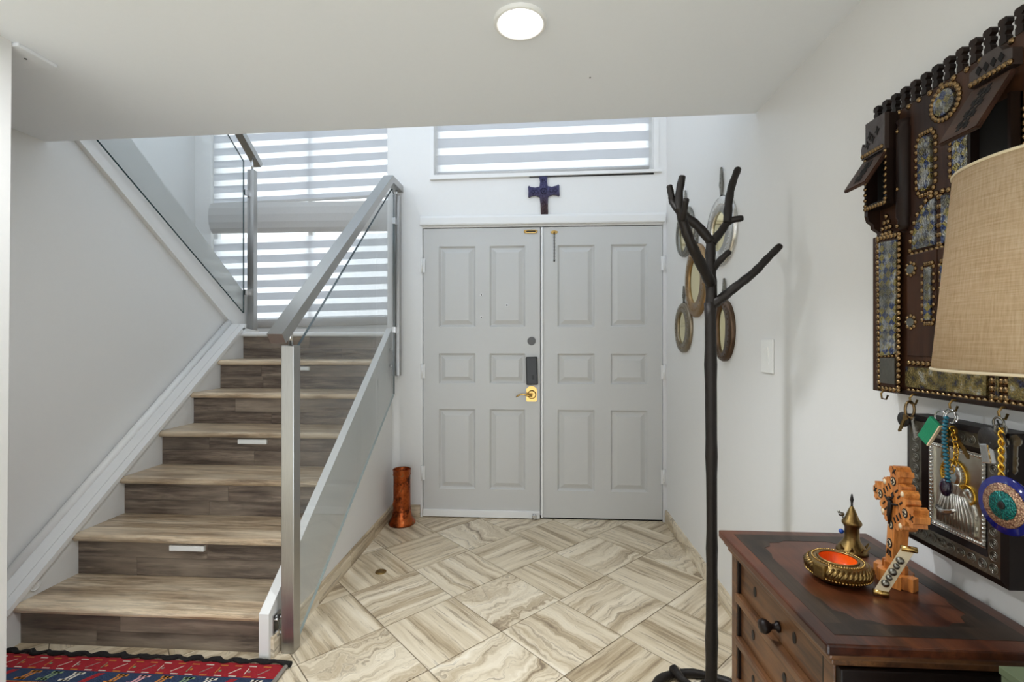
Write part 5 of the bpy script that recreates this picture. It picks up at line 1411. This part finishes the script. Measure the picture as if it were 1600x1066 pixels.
inlay('carved_diamond', 'ink', [(0, 0.010), (0.006, 0.018), (0, 0.026), (-0.006, 0.018)])
m = MB(); m.M = tm; zc = cz0 + 0.010
m.tube([(-TH - 0.003, 0.0, zc - 0.045), (-TH - 0.004, 0.002, zc - 0.025), (-TH - 0.004, 0.0, zc - 0.004), (-TH - 0.004, 0.0, zc + 0.006)], [0.003, 0.0045, 0.005, 0.0035], 8)
m.tube([(-TH - 0.003, -0.024, zc + 0.006), (-TH - 0.004, -0.010, zc + 0.001), (-TH - 0.004, 0.0, zc), (-TH - 0.004, 0.010, zc + 0.001), (-TH - 0.003, 0.024, zc + 0.006)], 0.0022, 6)
m.ball((-TH - 0.005, 0.002, zc + 0.009), 0.0045, 8); m.build('carved_figure', 'black_iron', body, local=True)
# ---- miniature brass scroll leaning on the cross foot
a = Vector(onZ(1374, 931, ZD)) + Vector((0, 0, 0.0062)); b = Vector(atD(1418, 858, 0.955))
t = thing('brass_scroll', (a.x, a.y, ZD), 'miniature brass scroll leaning against the foot of the wooden cross', 'ornament')
ax = (b - a).normalized(); side_v = Vector((0, -1, 0)).cross(ax).normalized() * 0.0
for p in (a, b):
    MB().tube([p - Vector((0.010, -0.004, 0)) * 1.0, p + Vector((0.014, -0.006, 0)) * 1.0], 0.0062, 12).build('roller', 'brass', t)
m = MB(); w = Vector((0.012, -0.005, 0))
m.hexa([tuple(a - w * 0.8), tuple(a + w), tuple(b + w), tuple(b - w * 0.8), tuple(a - w * 0.8 + Vector((-0.001, -0.002, 0.002))), tuple(a + w + Vector((-0.001, -0.002, 0.002))), tuple(b + w + Vector((-0.001, -0.002, 0.002))), tuple(b - w * 0.8 + Vector((-0.001, -0.002, 0.002)))])
m.build('scroll_sheet', 'cream_cloth', t)
m = MB()
for k in range(5):
    p = a.lerp(b, 0.2 + 0.13 * k) + Vector((-0.002, -0.004, 0.003)); m.ball(tuple(p), 0.006 if k % 2 else 0.0075, 8)
m.build('figures', 'pewter', t)

# =================================================================== SIDE TABLE AND LAMP
t = thing('side_table', (0.73, 0.55, 0), 'low dark wooden side table in front of the chest', 'table')
tx0, tx1, ty0, ty1, tz = 0.566, 0.882, 0.30, 0.800, 0.708
MB().box(tx0, tx1, ty0, ty1, tz - 0.022, tz, 0.004).build('table_top', 'dresser_red', t)
MB().box(tx0 + 0.02, tx1 - 0.02, ty0 + 0.02, ty1 - 0.02, tz - 0.085, tz - 0.022).build('apron', 'wood_black', t)
for X in (tx0 + 0.02, tx1 - 0.055):
    for Y in (ty0 + 0.02, ty1 - 0.055): MB().box(X, X + 0.035, Y, Y + 0.035, 0, tz - 0.085, 0.003).build('leg', 'wood_black', t)
lx, ly = 0.6825, 0.642
t = thing('table_lamp', (lx, ly, tz), 'table lamp with tapered beige linen shade beside the studded cabinet', 'lamp')
MB().lathe([(0.048, tz), (0.050, tz + 0.008), (0.030, tz + 0.018), (0.014, tz + 0.030), (0.018, tz + 0.06), (0.040, tz + 0.11), (0.046, tz + 0.17), (0.034, tz + 0.24), (0.015, tz + 0.29), (0.011, tz + 0.33), (0.011, tz + 0.36)], (lx, ly, 0), 28).build('lamp_base', 'brass_old', t)
MB().tube([(lx, ly, tz + 0.36), (lx, ly, 1.490)], 0.005, 10).build('stem', 'brass', t)
m = MB(); n = 56; zb_, ztp = 1.240, 1.512; rb, rt = 0.141, 0.118
rs = [[m._v((lx + r * math.cos(2 * math.pi * k / n), ly + r * math.sin(2 * math.pi * k / n), z)) for k in range(n)] for r, z in ((rb, zb_), ((rb + rt) / 2, (zb_ + ztp) / 2), (rt, ztp))]
ri = [[m._v((lx + (r - 0.0015) * math.cos(2 * math.pi * k / n), ly + (r - 0.0015) * math.sin(2 * math.pi * k / n), z)) for k in range(n)] for r, z in ((rt, ztp), (rb, zb_))]
for a, b in zip(rs + ri, (rs + ri)[1:] + rs[:1]):
    for k in range(n): m._f([a[k], a[(k + 1) % n], b[(k + 1) % n], b[k]], True)
sh = m.build('lamp_shade', 'linen_shade', t)
MB().ring((lx, ly, ztp), rt, 0.0022, 'Z', 56, 6).build('shade_rim', 'cream_cloth', sh)
MB().ring((lx, ly, zb_), rb, 0.0022, 'Z', 56, 6).build('shade_rim', 'cream_cloth', sh)
for k in range(3):
    a = 2 * math.pi * k / 3; MB().tube([(lx, ly, 1.486), (lx + rt * math.cos(a), ly + rt * math.sin(a), ztp - 0.004)], 0.0018, 6).build('spider_arm', 'brass', sh)
t = thing('green_box', (0.785, 0.755, tz), 'pale green card box standing on the side table', 'box')
MB().box(0.727, 0.842, 0.722, 0.792, tz, tz + 0.045, 0.001).build('box_body', 'green_card', t)
MB().box(0.725, 0.844, 0.720, 0.794, tz + 0.045, tz + 0.057, 0.001).build('box_lid', 'green_card', t)
